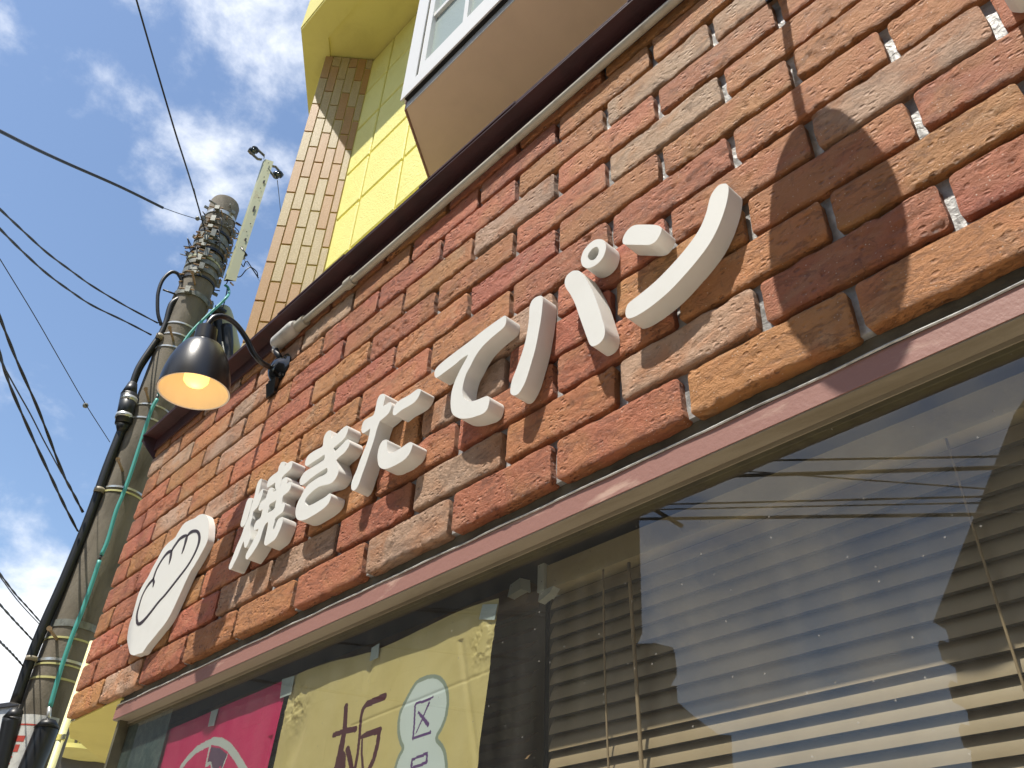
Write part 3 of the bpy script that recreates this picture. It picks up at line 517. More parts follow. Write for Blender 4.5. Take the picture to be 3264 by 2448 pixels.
bl2 = blind(-3.0, -1.232, .75, -.62, .0303, .0345, math.radians(40), SLATD, 'dark brown half-open venetian blind behind the two posters', .680)
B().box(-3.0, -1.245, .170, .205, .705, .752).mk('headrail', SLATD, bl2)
B().hexa([(-1.285, .150, .722), (-1.245, .150, .728), (-1.24, .175, .728), (-1.285, .175, .722), (-1.28, .152, .748), (-1.25, .152, .755), (-1.243, .175, .755), (-1.28, .175, .748)]).mk('bracket', CLEARP, bl2)
B().box(-1.225, -1.222, .205, .215, -.6, .77).mk('side_guide', DARK, bl2)

# ------------------------------------------------------------------ posters
def seg_mask(P, pts, closed=False):
    """P (n,2); pts (x,z,w) -> inside a thick stroke"""
    out = np.zeros(len(P), bool); pts = [np.array(p, float) for p in pts]
    for a, b_ in zip(pts[:-1], pts[1:]):
        d = b_[:2] - a[:2]; t = np.clip(((P - a[:2]) @ d) / (d @ d + 1e-12), 0, 1); w_ = a[2] + (b_[2] - a[2]) * t
        out |= np.linalg.norm(P - (a[:2] + t[:, None] * d), axis=1) < w_ / 2
    return out
def poly_mask(P, poly):
    x, z = P.T; ins = np.zeros(len(P), bool); n = len(poly)
    for i in range(n):
        (x0, z0), (x1, z1) = poly[i][:2], poly[(i + 1) % n][:2]
        c = ((z0 > z) != (z1 > z)) & (x < (x1 - x0) * (z - z0) / (z1 - z0 + 1e-15) + x0); ins ^= c
    return ins
def PXZ(pts, crop, w=None):
    ox, oy, s = crop; out = []
    for p in pts:
        a = on_y(p[0] / s + ox, p[1] / s + oy, .070); out.append((a[0], a[2]) + ((p[2],) if len(p) > 2 else ()))
    return out
def poster(name, label, xl, xr, zt, zb, mats, paint, disp, nx, nz, lean=0.0):
    U, V = np.meshgrid(np.linspace(0, 1, nx + 1), np.linspace(0, 1, nz + 1))
    Zt = zt(U); Z = Zt + (zb - Zt) * V; Xl = xl(Z); Xr = xr(Z); X = Xl + (Xr - Xl) * U; Y = .0705 + disp(X, Z, U, V)
    v = np.stack([X, Y, Z], -1).reshape(-1, 3); I = np.arange((nx + 1) * (nz + 1)).reshape(nz + 1, nx + 1)
    f = np.stack([I[:-1, :-1], I[1:, :-1], I[1:, 1:], I[:-1, 1:]], -1).reshape(-1, 4)
    cen = v[f].mean(1)[:, [0, 2]]; mid = np.zeros(len(f), int)
    for k, m in paint(cen): mid[m] = k
    t_ = thing(name, (X.mean(), .0705, zb), label, 'poster')
    mk('sheet', v, f.tolist(), mats, t_, True, mids=mid); return t_
C7 = (1000, 2148, 3.1725)
def paint_y(P):
    e = .0016
    def st(pts): return seg_mask(P, PXZ(pts, C7))
    blob = PXZ([(1180, 20), (1090, 40), (1010, 95), (930, 240), (870, 370), (850, 480), (850, 600), (875, 700), (892, 755), (850, 840), (815, 950), (800, 1100), (830, 1300), (1290, 1300), (1330, 1000), (1300, 760), (1228, 650), (1290, 520), (1330, 400), (1345, 250), (1320, 120), (1260, 40)], C7)
    bl_ = poly_mask(P, outline([tuple(q) for q in blob], 4)); edge = seg_mask(P, [(q[0], q[1], .0085) for q in outline([tuple(q) for q in blob] , 4)] )
    yield 1, bl_
    yield 2, edge
    # maroon character 板
    for s_ in ([(315, 330, .016), (300, 560, .017), (262, 760, .022), (215, 960, .024), (170, 1200, .02)], [(190, 615, .012), (300, 575, .012), (405, 555, .014)], [(325, 760, .016), (350, 860, .016), (375, 1000, .014), (390, 1300, .012)], [(268, 850, .03), (262, 1000, .028), (255, 1400, .024)],
               [(705, 225, .016), (620, 262, .016), (520, 305, .014), (485, 350, .012), (460, 450, .011), (450, 600, .010), (430, 800, .010), (400, 960, .010), (350, 1200, .010)], [(460, 640, .009), (520, 610, .014), (660, 565, .015)], [(655, 570, .013), (640, 700, .014), (600, 860, .014), (555, 960, .015), (470, 1200, .014)], [(475, 660, .007), (470, 800, .008), (485, 960, .009), (540, 1200, .01)]):
        yield 3, st(s_)
    for s_ in ([(1188, 232, .0055), (1120, 262, .0055), (1020, 295, .0055), (1008, 320, .0055), (1005, 420, .0055), (1000, 540, .0055), (990, 655, .0055)], [(990, 650, .0055), (1080, 615, .0055), (1165, 585, .0060)], [(1150, 290, .0058), (1110, 380, .0050), (1060, 500, .0045), (1018, 600, .0030)], [(1042, 385, .0055), (1095, 450, .0075), (1140, 510, .0085)],
               [(985, 865, .0055), (1060, 830, .0055), (1130, 800, .0060), (1125, 890, .006), (1050, 925, .006), (975, 955, .006)], [(985, 865, .006), (970, 1000, .006), (960, 1200, .006)]):
        yield 4, st(s_)
def disp_y(X, Z, U, V):
    d = .0030 * (fbm(X * 7 + 3, Z * 5, 3) - .5) * 2
    c1 = np.exp(-(((X + 1.965) / .045) ** 2 + ((Z - .60) / .045) ** 2)); d += c1 * (.016 * (fbm(X * 55, Z * 55, 3) - .45))
    c2 = np.exp(-(((X + 1.26) / .035) ** 2 + ((Z - .60) / .05) ** 2)); d += c2 * (-.004 + .013 * (fbm(X * 70 + 9, Z * 60, 3) - .45))
    c3 = np.exp(-(((X + 1.93 - .25 * (Z - .55)) / .030) ** 2 + ((Z - .52) / .07) ** 2)); d += .010 * c3
    d += .007 * np.exp(-((X + 1.655 + .06 * (.68 - Z)) / .012) ** 2) * np.clip(1 - (.68 - Z) / .15, 0, 1)
    d += .003 * np.exp(-((X + 1.33 + .30 * (Z - .60)) / .008) ** 2) * (Z < .62)
    d += .0012 * np.exp(-((Z - .528 - .05 * (X + 1.4)) / .003) ** 2) * (X > -1.7)
    return np.clip(d + .003, -.002, .03)
py = poster('yellow_poster', 'creased yellow paper poster with a maroon 板 and violet characters in a pale double bubble', lambda z: -1.999 - .085 * (.683 - z), lambda z: -1.224 - .13 * np.clip(.664 - z, 0, .3) , lambda u: .681 + .008 * np.sin(u * 8.5 + .6) - .006 * u, -.30, [PY, PBL, POU, PMA, PVI], paint_y, disp_y, 420, 520)
P5 = (480, 2150, 3.175)
def paint_p(P):
    st = lambda pts: seg_mask(P, PXZ(pts, P5))
    yield 1, st([(250, 1400, .02), (270, 1050, .02), (300, 930, .020), (360, 850, .020), (450, 760, .021), (540, 710, .021), (620, 670, .021), (700, 680, .022), (780, 730, .022), (850, 820, .022), (900, 900, .022), (960, 1000, .022), (1010, 1300, .022)])
    yield 1, st([(590, 720, .012), (570, 800, .008), (548, 915, .010), (600, 890, .010), (640, 1100, .01)])
    yield 1, st([(760, 810, .008), (740, 870, .008), (700, 960, .010), (650, 1150, .01)])
    yield 2, poly_mask(P, PXZ([(600, 730), (690, 742), (764, 806), (735, 870), (705, 950), (690, 915), (640, 1040), (600, 880), (565, 880), (585, 800)], P5))
def disp_p(X, Z, U, V): return np.clip(.003 + .0022 * (fbm(X * 6, Z * 5 + 7, 3) - .5) * 2 + .004 * np.exp(-((X + 2.045 + .1 * (.68 - Z)) / .01) ** 2) * (Z < .55), 0, .02)
pp = poster('magenta_poster', 'magenta poster with a grey arch and purple bolt shape, left of the yellow poster', lambda z: -2.800 - .37 * np.clip(.675 - z, 0, .4), lambda z: -2.024 - .09 * (.683 - z), lambda u: .672 + .013 * u, -.30, [PP, PG, PPU], paint_p, disp_p, 330, 420)
def tape(pts, crop, par):
    q = PXZ(pts, crop); B().prism([(a[0], .0685, a[1]) for a in q], (0, .001, 0)).mk('tape_strip', TAPE, par)
I_ = (800, 1632, 2.033); H_ = (0, 1632, 2.033)
tape([(1505, 600), (1600, 598), (1582, 700), (1480, 697)], I_, py); tape([(785, 880), (835, 852), (826, 945), (772, 968)], I_, py); tape([(205, 1085), (285, 1062), (262, 1182), (190, 1208)], I_, py)
tape([(1372, 1292), (1418, 1275), (1388, 1385), (1350, 1392)], H_, pp); tape([(975, 1452), (1030, 1430), (1000, 1515), (955, 1540)], H_, pp)

# ------------------------------------------------------------------ upper floor: yellow wall, tiled pier, overhang
bld = thing('yellow_building', (-2, 1.2, -2.05), 'bright yellow rendered upper storey with a tan tiled corner pier and deep overhang', 'building')
PL = np.array([-3.902, .378]); PR = np.array([-3.676, .658])
def plan_prism(plan, z0, z1): return B().prism([(x, y, z0) for x, y in plan], (0, 0, z1 - z0))
plan_prism([(.9, .674), (-3.66, .674), (-3.664, .666), (-3.894, .387), (-4.45, .80), (-4.45, 3.2), (.9, 3.2)], 2.12, 5.9).mk('wall_core', YEL2, bld)
gx = [-3.672, -3.403, -2.957, -2.512, -2.067, -1.62, -1.175, -.73, -.285, .16, .6]; gz = [2.30, 2.75, 3.195, 3.650, 4.100, 4.545, 5.035, 5.48, 5.90]
for i in range(len(gx) - 1):
    for j in range(len(gz) - 1):
        a0, a1, c0, c1 = gx[i] + (.010 if i else .0), gx[i + 1] - .010, gz[j] + .011, gz[j + 1] - (.011 if j < len(gz) - 2 else 0)
        if a0 > -2.45 and c0 > 3.1: continue
        e = .006; V = [(a0, .6745, c0), (a1, .6745, c0), (a1, .6745, c1), (a0, .6745, c1), (a0, .664, c0), (a1, .664, c0), (a1, .664, c1), (a0, .664, c1), (a0 + e, .658, c0 + e), (a1 - e, .658, c0 + e), (a1 - e, .658, c1 - e), (a0 + e, .658, c1 - e)]
        mk('wall_panel', V, [(0, 1, 5, 4), (1, 2, 6, 5), (2, 3, 7, 6), (3, 0, 4, 7), (4, 5, 9, 8), (5, 6, 10, 9), (6, 7, 11, 10), (7, 4, 8, 11), (8, 9, 10, 11)], YEL, bld)
# tiled pier face between PL and PR
ud = (PR - PL); UL = np.linalg.norm(ud); ud /= UL; nd = np.array([ud[1], -ud[0]])
B().prism([(PL[0], PL[1], 2.12), (PR[0], PR[1], 2.12), (PR[0] - nd[0] * .02, PR[1] - nd[1] * .02, 2.12), (PL[0] - nd[0] * .02 - .01, PL[1] - nd[1] * .02 + .01, 2.12)], (0, 0, 3.78)).mk('tile_bed', GROUT, bld)
tq = random.Random(5); pat = [0, .5, 0, .5, 0, .5]
for c in range(6):
    u0 = c * .0635 + .0012; u1 = min(u0 + .0575, UL)
    zz = 5.617 - .3206 * 11 - (.1603 if c % 2 else 0)
    while zz < 5.9:
        z0 = max(zz + .006, 2.13); z1 = min(zz + .3206 - .006, 5.9)
        if z1 - z0 > .01:
            e = .0016; pr = []
            for (u, z, o) in ((u0, z0, 0), (u1, z0, 0), (u1, z1, 0), (u0, z1, 0), (u0, z0, .010), (u1, z0, .010), (u1, z1, .010), (u0, z1, .010), (u0 + e, z0 + e, .0115), (u1 - e, z0 + e, .0115), (u1 - e, z1 - e, .0115), (u0 + e, z1 - e, .0115)):
                p = PL + ud * u + nd * o; pr.append((p[0], p[1], z))
            mk('tile', pr, [(0, 1, 5, 4), (1, 2, 6, 5), (2, 3, 7, 6), (3, 0, 4, 7), (4, 5, 9, 8), (5, 6, 10, 9), (6, 7, 11, 10), (7, 4, 8, 11), (8, 9, 10, 11)], tq.choice([TAN1, TAN2, TAN2, TAN3, TAN1]), bld)
        zz += .3206
# overhang
hp = [(-3.842, .111), (1.2, .111), (1.2, 3.3), (-5.2, 3.3), (-5.2, 1.115), (-4.448, .56)]
plan_prism(hp, 5.92, 6.30).mk('overhang_slab', YEL2, bld)
def inset(a, b, d0, d1, z0, z1, ext0=0., ext1=0.):
    a, b = np.array(a), np.array(b); t = (b - a) / np.linalg.norm(b - a); n = np.array([-t[1], t[0]])
    if n[1] < 0: n = -n
    P = [a + n * d0 - t * ext0, b + n * d0 + t * ext0, b + n * d1 + t * ext1, a + n * d1 + t * ext1]; return plan_prism([tuple(p) for p in P], z0, z1)
plan_prism([(-3.835, .118), (1.2, .118), (1.2, .30), (-3.75, .30), (-4.13, .60), (-4.90, 1.17), (-5.1, 1.05), (-4.44, .563)], 5.895, 5.92).mk('overhang_lip', YEL2, bld)
# ground-floor part: soffit under the sign wall
plan_prism([(-3.05, .022), (-3.505, .022), (-3.56, .035), (-3.735, .105), (-3.742, .135), (-4.10, .41), (-4.9, 1.0), (-4.9, 3.2), (-3.05, 3.2)], .8175, .8232).mk('lower_soffit', YEL2, bld)
plan_prism([(-3.06, .085), (-3.10, .085), (-3.10, 3.2), (-3.06, 3.2)], -2.05, .84).mk('lower_side_wall', YEL2, bld)

# ------------------------------------------------------------------ bay window
bay = thing('bay_window', (-1.0, .3, 3.2), 'white framed bay window with frosted small panes and pinkish underside above the eave', 'window')
BY = .093
plan_prism([(-2.040, .1195), (.45, .1195), (.80, .656), (-2.427, .656)], 3.137, 3.150).mk('underside_panel', PINK, bay)
B().box(-2.038, .47, .116, .1190, 3.134, 3.178).mk('silver_trim', ALU, bay)
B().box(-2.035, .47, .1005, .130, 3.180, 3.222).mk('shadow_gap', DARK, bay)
B().prism([(-2.050, .1165, 3.133), (-2.441, .657, 3.133), (-2.429, .657, 3.133), (-2.040, .1165, 3.133)], (0, 0, .075)).mk('side_trim', BOARD, bay)
plan_prism([(-2.050, .11), (.50, .11), (.86, .657), (-2.44, .657)], 5.0, 5.05).mk('bay_top', FRAMEW, bay)
B().prism([(-2.056, .10, 3.215), (-2.444, .657, 3.215), (-2.43, .657, 3.215), (-2.04, .11, 3.215)], (0, 0, 1.8)).mk('side_board', FRAMEW, bay)
B().box(-2.058, -1.966, BY, .0995, 3.186, 5.0).mk('frame_post', FRAMEW, bay)
B().box(-1.966, .50, BY, .1002, 3.186, 3.262).mk('frame_sill', FRAMEW, bay)
B().box(-1.966, -1.957, .108, .135, 3.262, 5.0).mk('frame_groove', ALU, bay)
B().box(-1.957, .50, .103, .130, 3.262, 3.272).mk('frame_groove', ALU, bay)
B().box(-1.957, -1.916, .0985, .130, 3.272, 5.0).mk('sash_stile', FRAMEW, bay)
B().box(-1.916, .50, .0985, .130, 3.272, 3.334).mk('sash_rail', FRAMEW, bay)
pane_w = .242; mun = .028; z_lines = [3.334, 3.700, 4.072, 4.444, 4.816]
for i in range(9):
    xa = -1.916 + i * (pane_w + mun)
    for j in range(4):
        za = z_lines[j] + (mun if j else 0)
        mk('pane', [(xa, .122, za), (xa + pane_w, .122, za), (xa + pane_w, .122, z_lines[j + 1]), (xa, .122, z_lines[j + 1])], [(0, 1, 2, 3)], FROST, bay)
    B().box(xa + pane_w, xa + pane_w + mun, .1045, .124, 3.334, 4.816).mk('muntin', FRAMEW, bay)
for j in (1, 2, 3): B().box(-1.916, .50, .1062, .1235, z_lines[j], z_lines[j] + mun).mk('muntin', FRAMEW, bay)

# ------------------------------------------------------------------ utility pole
AZ = math.radians(-75.13); PD = 6.8; PC = np.array([PD * math.sin(AZ), PD * math.cos(AZ) - 1])
ZT = at_d(718, 659, PD)[2]
def prad(z): return (.145 + (ZT - z) / 150.)
pole = thing('utility_pole', (PC[0], PC[1], -2.05), 'weathered concrete utility pole with steel clamps, black conduit and teal cable cover', 'utility pole')
zs = np.linspace(-2.05, ZT, 30)
B().lathe((PC[0], PC[1], 0), (0, 0, 1), [(z, prad(z)) for z in zs] + [(ZT + .030, prad(ZT) * .93), (ZT + .045, prad(ZT) * .6), (ZT + .05, .001)], 44).mk('post', CONC, pole, True, 50)
tocam = np.array([-PC[0], -1 - PC[1]]); tocam /= np.linalg.norm(tocam); side = np.array([-tocam[1], tocam[0]])    # side: to the left in the picture when negative
def pp3(a, r, z): d = tocam * math.cos(a) + side * math.sin(a); return np.array([PC[0] + d[0] * r, PC[1] + d[1] * r, z])
if (R @ (pp3(math.pi / 2, 1, 0) - pp3(0, 0, 0)))[0] < 0: side = -side        # angle +90 deg = right in the picture
def band(px, py, h, mat, name='strap', th=.006, tilt=0., lugs=0):
    z = at_d(px, py, PD - .15)[2]; r = prad(z); n = 40; b = B()
    V = []
    for i in range(n):
        a = 2 * math.pi * i / n; dz = tilt * math.sin(a)
        for rr, zz in ((r + .001, z - h / 2), (r + th, z - h / 2), (r + th, z + h / 2), (r + .001, z + h / 2)): V.append(pp3(a, rr, zz + dz))
    b.add(V, [(4 * i + k, 4 * ((i + 1) % n) + k, 4 * ((i + 1) % n) + (k + 1) % 4, 4 * i + (k + 1) % 4) for i in range(n) for k in range(4)])
    o = b.mk(name, mat, pole, True, 40)
    for k in range(lugs):
        a0 = -.35 + 1.55 * k + (.25 if lugs > 2 else 0); c = pp3(a0, r + .012, z); b = B()
        d = tocam * math.cos(a0) + side * math.sin(a0); sd_ = np.array([-d[1], d[0]])
        P = []
        for zz in (z - h * .62, z + h * .62):
            for (ra, sa) in ((0, -.022), (.035, -.022), (.035, .022), (0, .022)): P.append((c[0] + d[0] * ra + sd_[0] * sa, c[1] + d[1] * ra + sd_[1] * sa, zz))
        b.hexa(P); b.mk('clamp_lug', GALV, pole)
        b = B(); e1 = np.array([c[0] + d[0] * .024 - sd_[0] * .075, c[1] + d[1] * .024 - sd_[1] * .075, z]); e2 = np.array([c[0] + d[0] * .024 + sd_[0] * .06, c[1] + d[1] * .024 + sd_[1] * .06, z])
        b.tube([e1, e2], .007, 8); b.mk('clamp_bolt', RUST, pole, True, 40)
    return z
band(718, 676, .040, BAND, 'clamp', .008, .006, 1)
band(708, 712, .060, CONC, 'clamp', .012, .012, 2)
band(703, 738, .030, RUB, 'clamp', .010, .012, 2)
band(699, 757, .075, GALV, 'clamp', .014, .0, 3)
band(690, 776, .045, GALV, 'clamp', .012, .012, 2)
band(668, 812, .060, GALV, 'clamp', .014, .0, 3)
band(656, 835, .050, GALV, 'clamp', .014, .01, 2)
band(678, 795, .030, RUB, 'clamp', .016, .01, 2)
band(662, 822, .026, CREAMST, 'clamp', .017, -.01, 3)
band(648, 858, .060, GALV, 'clamp', .014, .01, 3)
band(640, 880, .024, RUB, 'clamp', .010, .01, 1)
band(622, 936, .055, GALV, 'clamp', .014, -.01, 2)
for px, py, h, m in ((596, 1036, .016, BAND), (588, 1072, .014, BAND), (572, 1112, .016, BAND), (500, 1296, .013, BAND), (480, 1337, .014, BAND), (392, 1556, .016, BAND), (388, 1569, .014, YBAND), (235, 1990, .050, GALV), (222, 2037, .013, YBAND), (196, 2106, .018, BAND), (192, 2120, .012, YBAND), (178, 2164, .014, YBAND)): band(px, py, h, m)
def rod(p0, d0, p1, d1, r, name, mat, head=0):
    a, b_ = at_d(*p0, d0), at_d(*p1, d1); b = B(); b.tube([a, b_], r, 10); 
    if head: b.tube([a + (a - b_) / np.linalg.norm(a - b_) * .004, a - (a - b_) / np.linalg.norm(a - b_) * .012], r * 1.6, 10)
    b.mk(name, mat, pole, True, 40)
for (tx, ty), (bx, by) in (((613, 868), (622, 908)), ((541, 1045), (553, 1086)), ((465, 1240), (475, 1281)), ((376, 1464), (391, 1502)), ((157, 2003), (182, 2038))):
    rod((tx, ty), PD - .42, (bx, by), PD - .13, .0105, 'step_bolt', RUST, 1)
for (a, b_) in (((662, 706), (690, 707)), ((627, 739), (655, 742)), ((755, 744), (775, 748)), ((746, 760), (766, 761)), ((619, 759), (636, 751)), ((608, 787), (628, 787)), ((612, 803), (636, 804)), ((727, 806), (744, 806)), ((735, 901), (743, 909)), ((574, 873), (594, 874)), ((572, 898), (588, 893))):
    rod(a, PD - .12, b_, PD - .02, .009, 'bracket_bolt', RUST)
jq = random.Random(9)
for k in range(34):
    a = jq.uniform(-1.7, 1.7); z = ZT - jq.uniform(.10, 1.15); r0 = prad(z) + .006; r1_ = r0 + jq.uniform(.03, .085); da_ = jq.uniform(-.25, .25)
    if k % 3: B().tube([pp3(a, r0, z), pp3(a + da_, r1_, z + jq.uniform(-.02, .02))], jq.uniform(.005, .010), 7).mk('bracket_bolt', jq.choice([RUST, GALV, RUB]), pole, True, 40)
    else:
        p, q_ = pp3(a, r0, z), pp3(a + .12, r0 + .035, z + jq.uniform(.02, .05)); B().box(min(p[0], q_[0]), max(p[0], q_[0]), min(p[1], q_[1]), max(p[1], q_[1]) + .01, p[2], q_[2]).mk('bracket_plate', jq.choice([GALV, RUST]), pole)
for k in range(9):
    a = jq.uniform(-1.6, 1.6); z = ZT - jq.uniform(.2, 1.1); l = jq.uniform(.08, .22)
    B().tube(smooth_path([pp3(a, prad(z) + .01, z), pp3(a + .2, prad(z) + .06, z - l * .3), pp3(a + .35, prad(z) + .05, z - l * .8), pp3(a + .3, prad(z) + .01, z - l)], 5), .0045, 6).mk('loose_lead', WIRE, pole, True)
# pole-top steel extension with two spool insulators
ext = thing('pole_top_arm', at_d(733, 880, PD - .10), 'pale green perforated steel bar rising beside the pole top with two spool insulators', 'steel arm')
da = PD - .16
def dpt(px, py, d=None): return at_d(px, py, d or da)
A0, A1 = dpt(731, 893), dpt(866, 516); axv = np.array([A0[0], A0[1], 0]) * .5 + np.array([A1[0], A1[1], 0]) * .5
rt = np.array([side[0], side[1], 0.]); tc_ = np.array([tocam[0], tocam[1], 0.]); w_ = .036
def bar(z0, z1):
    c = axv.copy(); ps = [(-.05, 0), (.038, .012), (.038, .016), (-.046, .005), (-.062, -.04), (-.066, -.04)]
    return B().prism([tuple(c + rt * a + tc_ * b_ + np.array([0, 0, z0])) for a, b_ in ps], (0, 0, z1 - z0))
bar(A0[2], A1[2]).mk('angle_bar', CREAMST, ext)
HL = A1[2] - A0[2]
for k, (fz, wx, hz) in enumerate(((.97, .006, .010), (.90, .006, .010), (.84, .006, .012), (.80, .010, .05), (.74, .006, .012), (.66, .006, .012), (.56, .010, .09), (.44, .006, .012), (.37, .006, .012), (.31, .010, .045), (.25, .006, .012))):
    c = axv + rt * (.0 + .012 * (k % 2 - .5)) + np.array([0, 0, A0[2] + fz * HL]); f = .0172
    B().prism([tuple(c + rt * (a * wx) + tc_ * (f + a * wx * .15 + .0012) + np.array([0, 0, b_ * hz / 2])) for a, b_ in ((-.5, -1), (.5, -1), (.9, -.6), (.9, .6), (.5, 1), (-.5, 1), (-.9, .6), (-.9, -.6))], tuple(tc_ * .0012)).mk('slot_hole', DARK, ext)
def insul(sx, sy, ax_, ay_):
    c = dpt(sx, sy); a = dpt(ax_, ay_); d = (a - c); dn = d / np.linalg.norm(d); up = np.cross(dn, tc_); up /= np.linalg.norm(up)
    ctr = c
    o = B().lathe(ctr - up * .045, up, [(0, .001), (0, .034), (.012, .042), (.026, .044), (.034, .030), (.045, .026), (.056, .030), (.064, .044), (.078, .042), (.090, .034), (.090, .001)], 24).mk('spool_insulator', CERAM, ext, True, 50)
    for s_ in (-1, 1):
        P = [ctr + up * s_ * .052 - dn * .03, ctr + up * s_ * .052 + dn * .02, ctr + up * s_ * .052 + d * .8, a + up * s_ * .018]
        b = B()
        for i in range(3):
            p, q_ = P[i], P[i + 1]; b.hexa([tuple(p + tc_ * .016 - up * .004), tuple(q_ + tc_ * .016 - up * .004), tuple(q_ - tc_ * .016 - up * .004), tuple(p - tc_ * .016 - up * .004), tuple(p + tc_ * .016 + up * .004), tuple(q_ + tc_ * .016 + up * .004), tuple(q_ - tc_ * .016 + up * .004), tuple(p - tc_ * .016 + up * .004)])
        b.mk('bracket_strap', GALV, ext)
    B().tube([ctr - up * .07, ctr + up * .07], .006, 8).mk('spindle', RUST, ext, True)
insul(808, 480, 838, 507); insul(885, 557, 862, 530)
b = B()
# conduits and cable on the pole
def run(name, pts, r, mat, d=PD - .12, m=5, par=None, k=12, rr=None):
    P = smooth_path([at_d(p[0], p[1], p[2] if len(p) > 2 else d) for p in pts], m)
    if rr: n_ = len(P); r = [rr[0] + (rr[1] - rr[0]) * i / (n_ - 1) for i in range(n_)]
    return B().tube(P, r, k).mk(name, mat, par, True)
cq = thing('black_conduit', at_d(98, 2099, PD - .1), 'black plastic cable conduit with sleeve strapped to the left of the pole', 'conduit')
run('lower_pipe', [(396, 1350), (340, 1494), (288, 1642), (207, 1843), (148, 1976), (98, 2099), (49, 2240)], .036, RUB, PD - .08, par=cq)
run('sleeve', [(412, 1258), (393, 1352)], .066, RUB, PD - .10, 1, cq, 20)
run('sleeve_cone', [(424, 1222), (410, 1262)], 0, RUB, PD - .10, 1, cq, 18, rr=(.036, .066)); run('sleeve_cone', [(394, 1350), (385, 1378)], 0, RUB, PD - .09, 1, cq, 18, rr=(.066, .030))
run('upper_cable', [(418, 1234), (441, 1172), (484, 1106), (511, 1067), (529, 1027), (539, 988), (549, 966), (571, 952)], .025, RUB, PD - .08, par=cq)
run('upper_cable', [(426, 1226), (449, 1172), (492, 1108), (515, 1069)], .022, RUB, PD - .03, par=cq)
run('cable_loop', [(514, 1036), (504, 1003), (502, 965), (505, 929), (519, 892), (545, 868), (566, 872), (578, 892), (588, 912)], .0165, RUB, PD - .06, par=cq)
run('loop_stay', [(519, 923), (568, 941)], .009, RUB, PD - .06, 1, cq, 8); run('loop_stay', [(575, 874), (595, 874)], .008, RUB, PD - .06, 1, cq, 8)
run('bottom_sleeve', [(40, 2290), (30, 2340), (4, 2448), (-30, 2560)], .060, RUB, PD - .10, 3, cq, 18); run('sleeve_cone', [(56, 2262), (38, 2296)], 0, RUB, PD - .10, 1, cq, 18, rr=(.040, .062))
for (px, py, r) in ((410, 1276, .069), (396, 1330, .069), (508, 1073, .031), (100, 2100, .039), (316, 1563, .039)):
    a = at_d(px, py, PD - .10); run('pipe_strap', [(px + 2, py - 6), (px - 2, py + 6)], r, BAND if r > .05 else SILL, PD - .10, 1, cq, 22)
cq2 = thing('lower_conduit', at_d(130, 2350, PD - .28), 'second thick black conduit rising at the pole foot, capped where the teal cable enters', 'conduit')
run('pipe', [(150, 2318), (138, 2352), (98, 2448), (60, 2540)], .072, RUB, PD - .20, 3, cq2, 22)
run('pipe_cap', [(156, 2296), (149, 2322)], 0, RUB, PD - .20, 1, cq2, 22, rr=(.045, .079)); run('ferrule', [(158, 2254), (154, 2300)], .014, BAND, PD - .20, 1, cq2, 12)
tl = thing('teal_cable', at_d(300, 1800, PD - .2), 'teal spiral-wrapped cable running down the front of the pole', 'cable')
run('upper_run', [(716, 908, PD - .05), (727, 917, PD - .05), (730, 935, PD - .08), (722, 948), (703, 968), (664, 1003), (615, 1052), (583, 1096), (540, 1178), (503, 1262)], .0125, TEAL, PD - .19, par=tl)
run('middle_run', [(501, 1272), (482, 1308), (453, 1396), (418, 1505), (389, 1583), (369, 1632), (344, 1720), (323, 1770)], .0145, TEAL, PD - .20, par=tl)
run('lower_run', [(317, 1787), (300, 1839), (266, 1937), (231, 2025), (197, 2124), (175, 2198), (160, 2252)], .0155, TEAL, PD - .20, par=tl)
run('joint', [(502, 1258), (500, 1276)], .010, RUB, PD - .20, 1, tl, 8); run('joint', [(323, 1768), (316, 1789)], .009, RUB, PD - .20, 1, tl, 8)
# tangle of small leads
for i, pts in enumerate(([(722, 905), (735, 870), (748, 832), (762, 828), (775, 850), (781, 838), (788, 833), (800, 850), (812, 868), (824, 886)], [(733, 850), (740, 868), (755, 882), (768, 880), (785, 860), (800, 852), (818, 866), (822, 880)], [(606, 795), (600, 770), (598, 760), (608, 780), (616, 800), (612, 830), (613, 845)], [(620, 765), (619, 778), (625, 790), (634, 775), (636, 760)], [(706, 990), (715, 965), (722, 935), (725, 912)])):
    run('loose_lead', pts, .0055, RUB, PD - .02, 5, pole, 7)
cq3 = thing('cable_clamp_block', at_d(765, 805, PD - .1), 'small grey and black cable clamp hanging on the right of the pole top', 'clamp')
run('grey_block', [(766, 793), (776, 824)], .022, GALV, PD - .12, 1, cq3, 8); run('black_knobs', [(768, 790), (785, 815)], .016, RUB, PD - .16, 1, cq3, 8)
# equipment housing behind the pole
eq = thing('pole_equipment_box', at_d(735, 1080, PD + .25), 'pale curved housing with dark electrical gear just behind the pole on its right', 'equipment box')
run('pale_housing', [(705, 985, PD + .1), (712, 1010, PD + .1), (735, 1150, PD + .1)], 0, CREAMST, PD + .1, 4, eq, 26, rr=(.070, .115))
run('rear_gear', [(690, 1000), (700, 1060), (706, 1140), (712, 1200)], .050, RUB, PD + .05, 4, eq, 12); run('rear_gear', [(668, 1010), (676, 1100), (690, 1200)], .030, RUB, PD + .02, 4, eq, 10)
run('rear_gear', [(722, 1040), (726, 1100), (728, 1180)], .055, RUB, PD + .02, 4, eq, 12); run('rear_gear', [(683, 985), (700, 990), (716, 1000)], .04, RUB, PD + .0, 4, eq, 10)
run('slotted_rail', [(708, 1090), (722, 1160)], .009, GALV, PD - .07, 1, eq, 6)
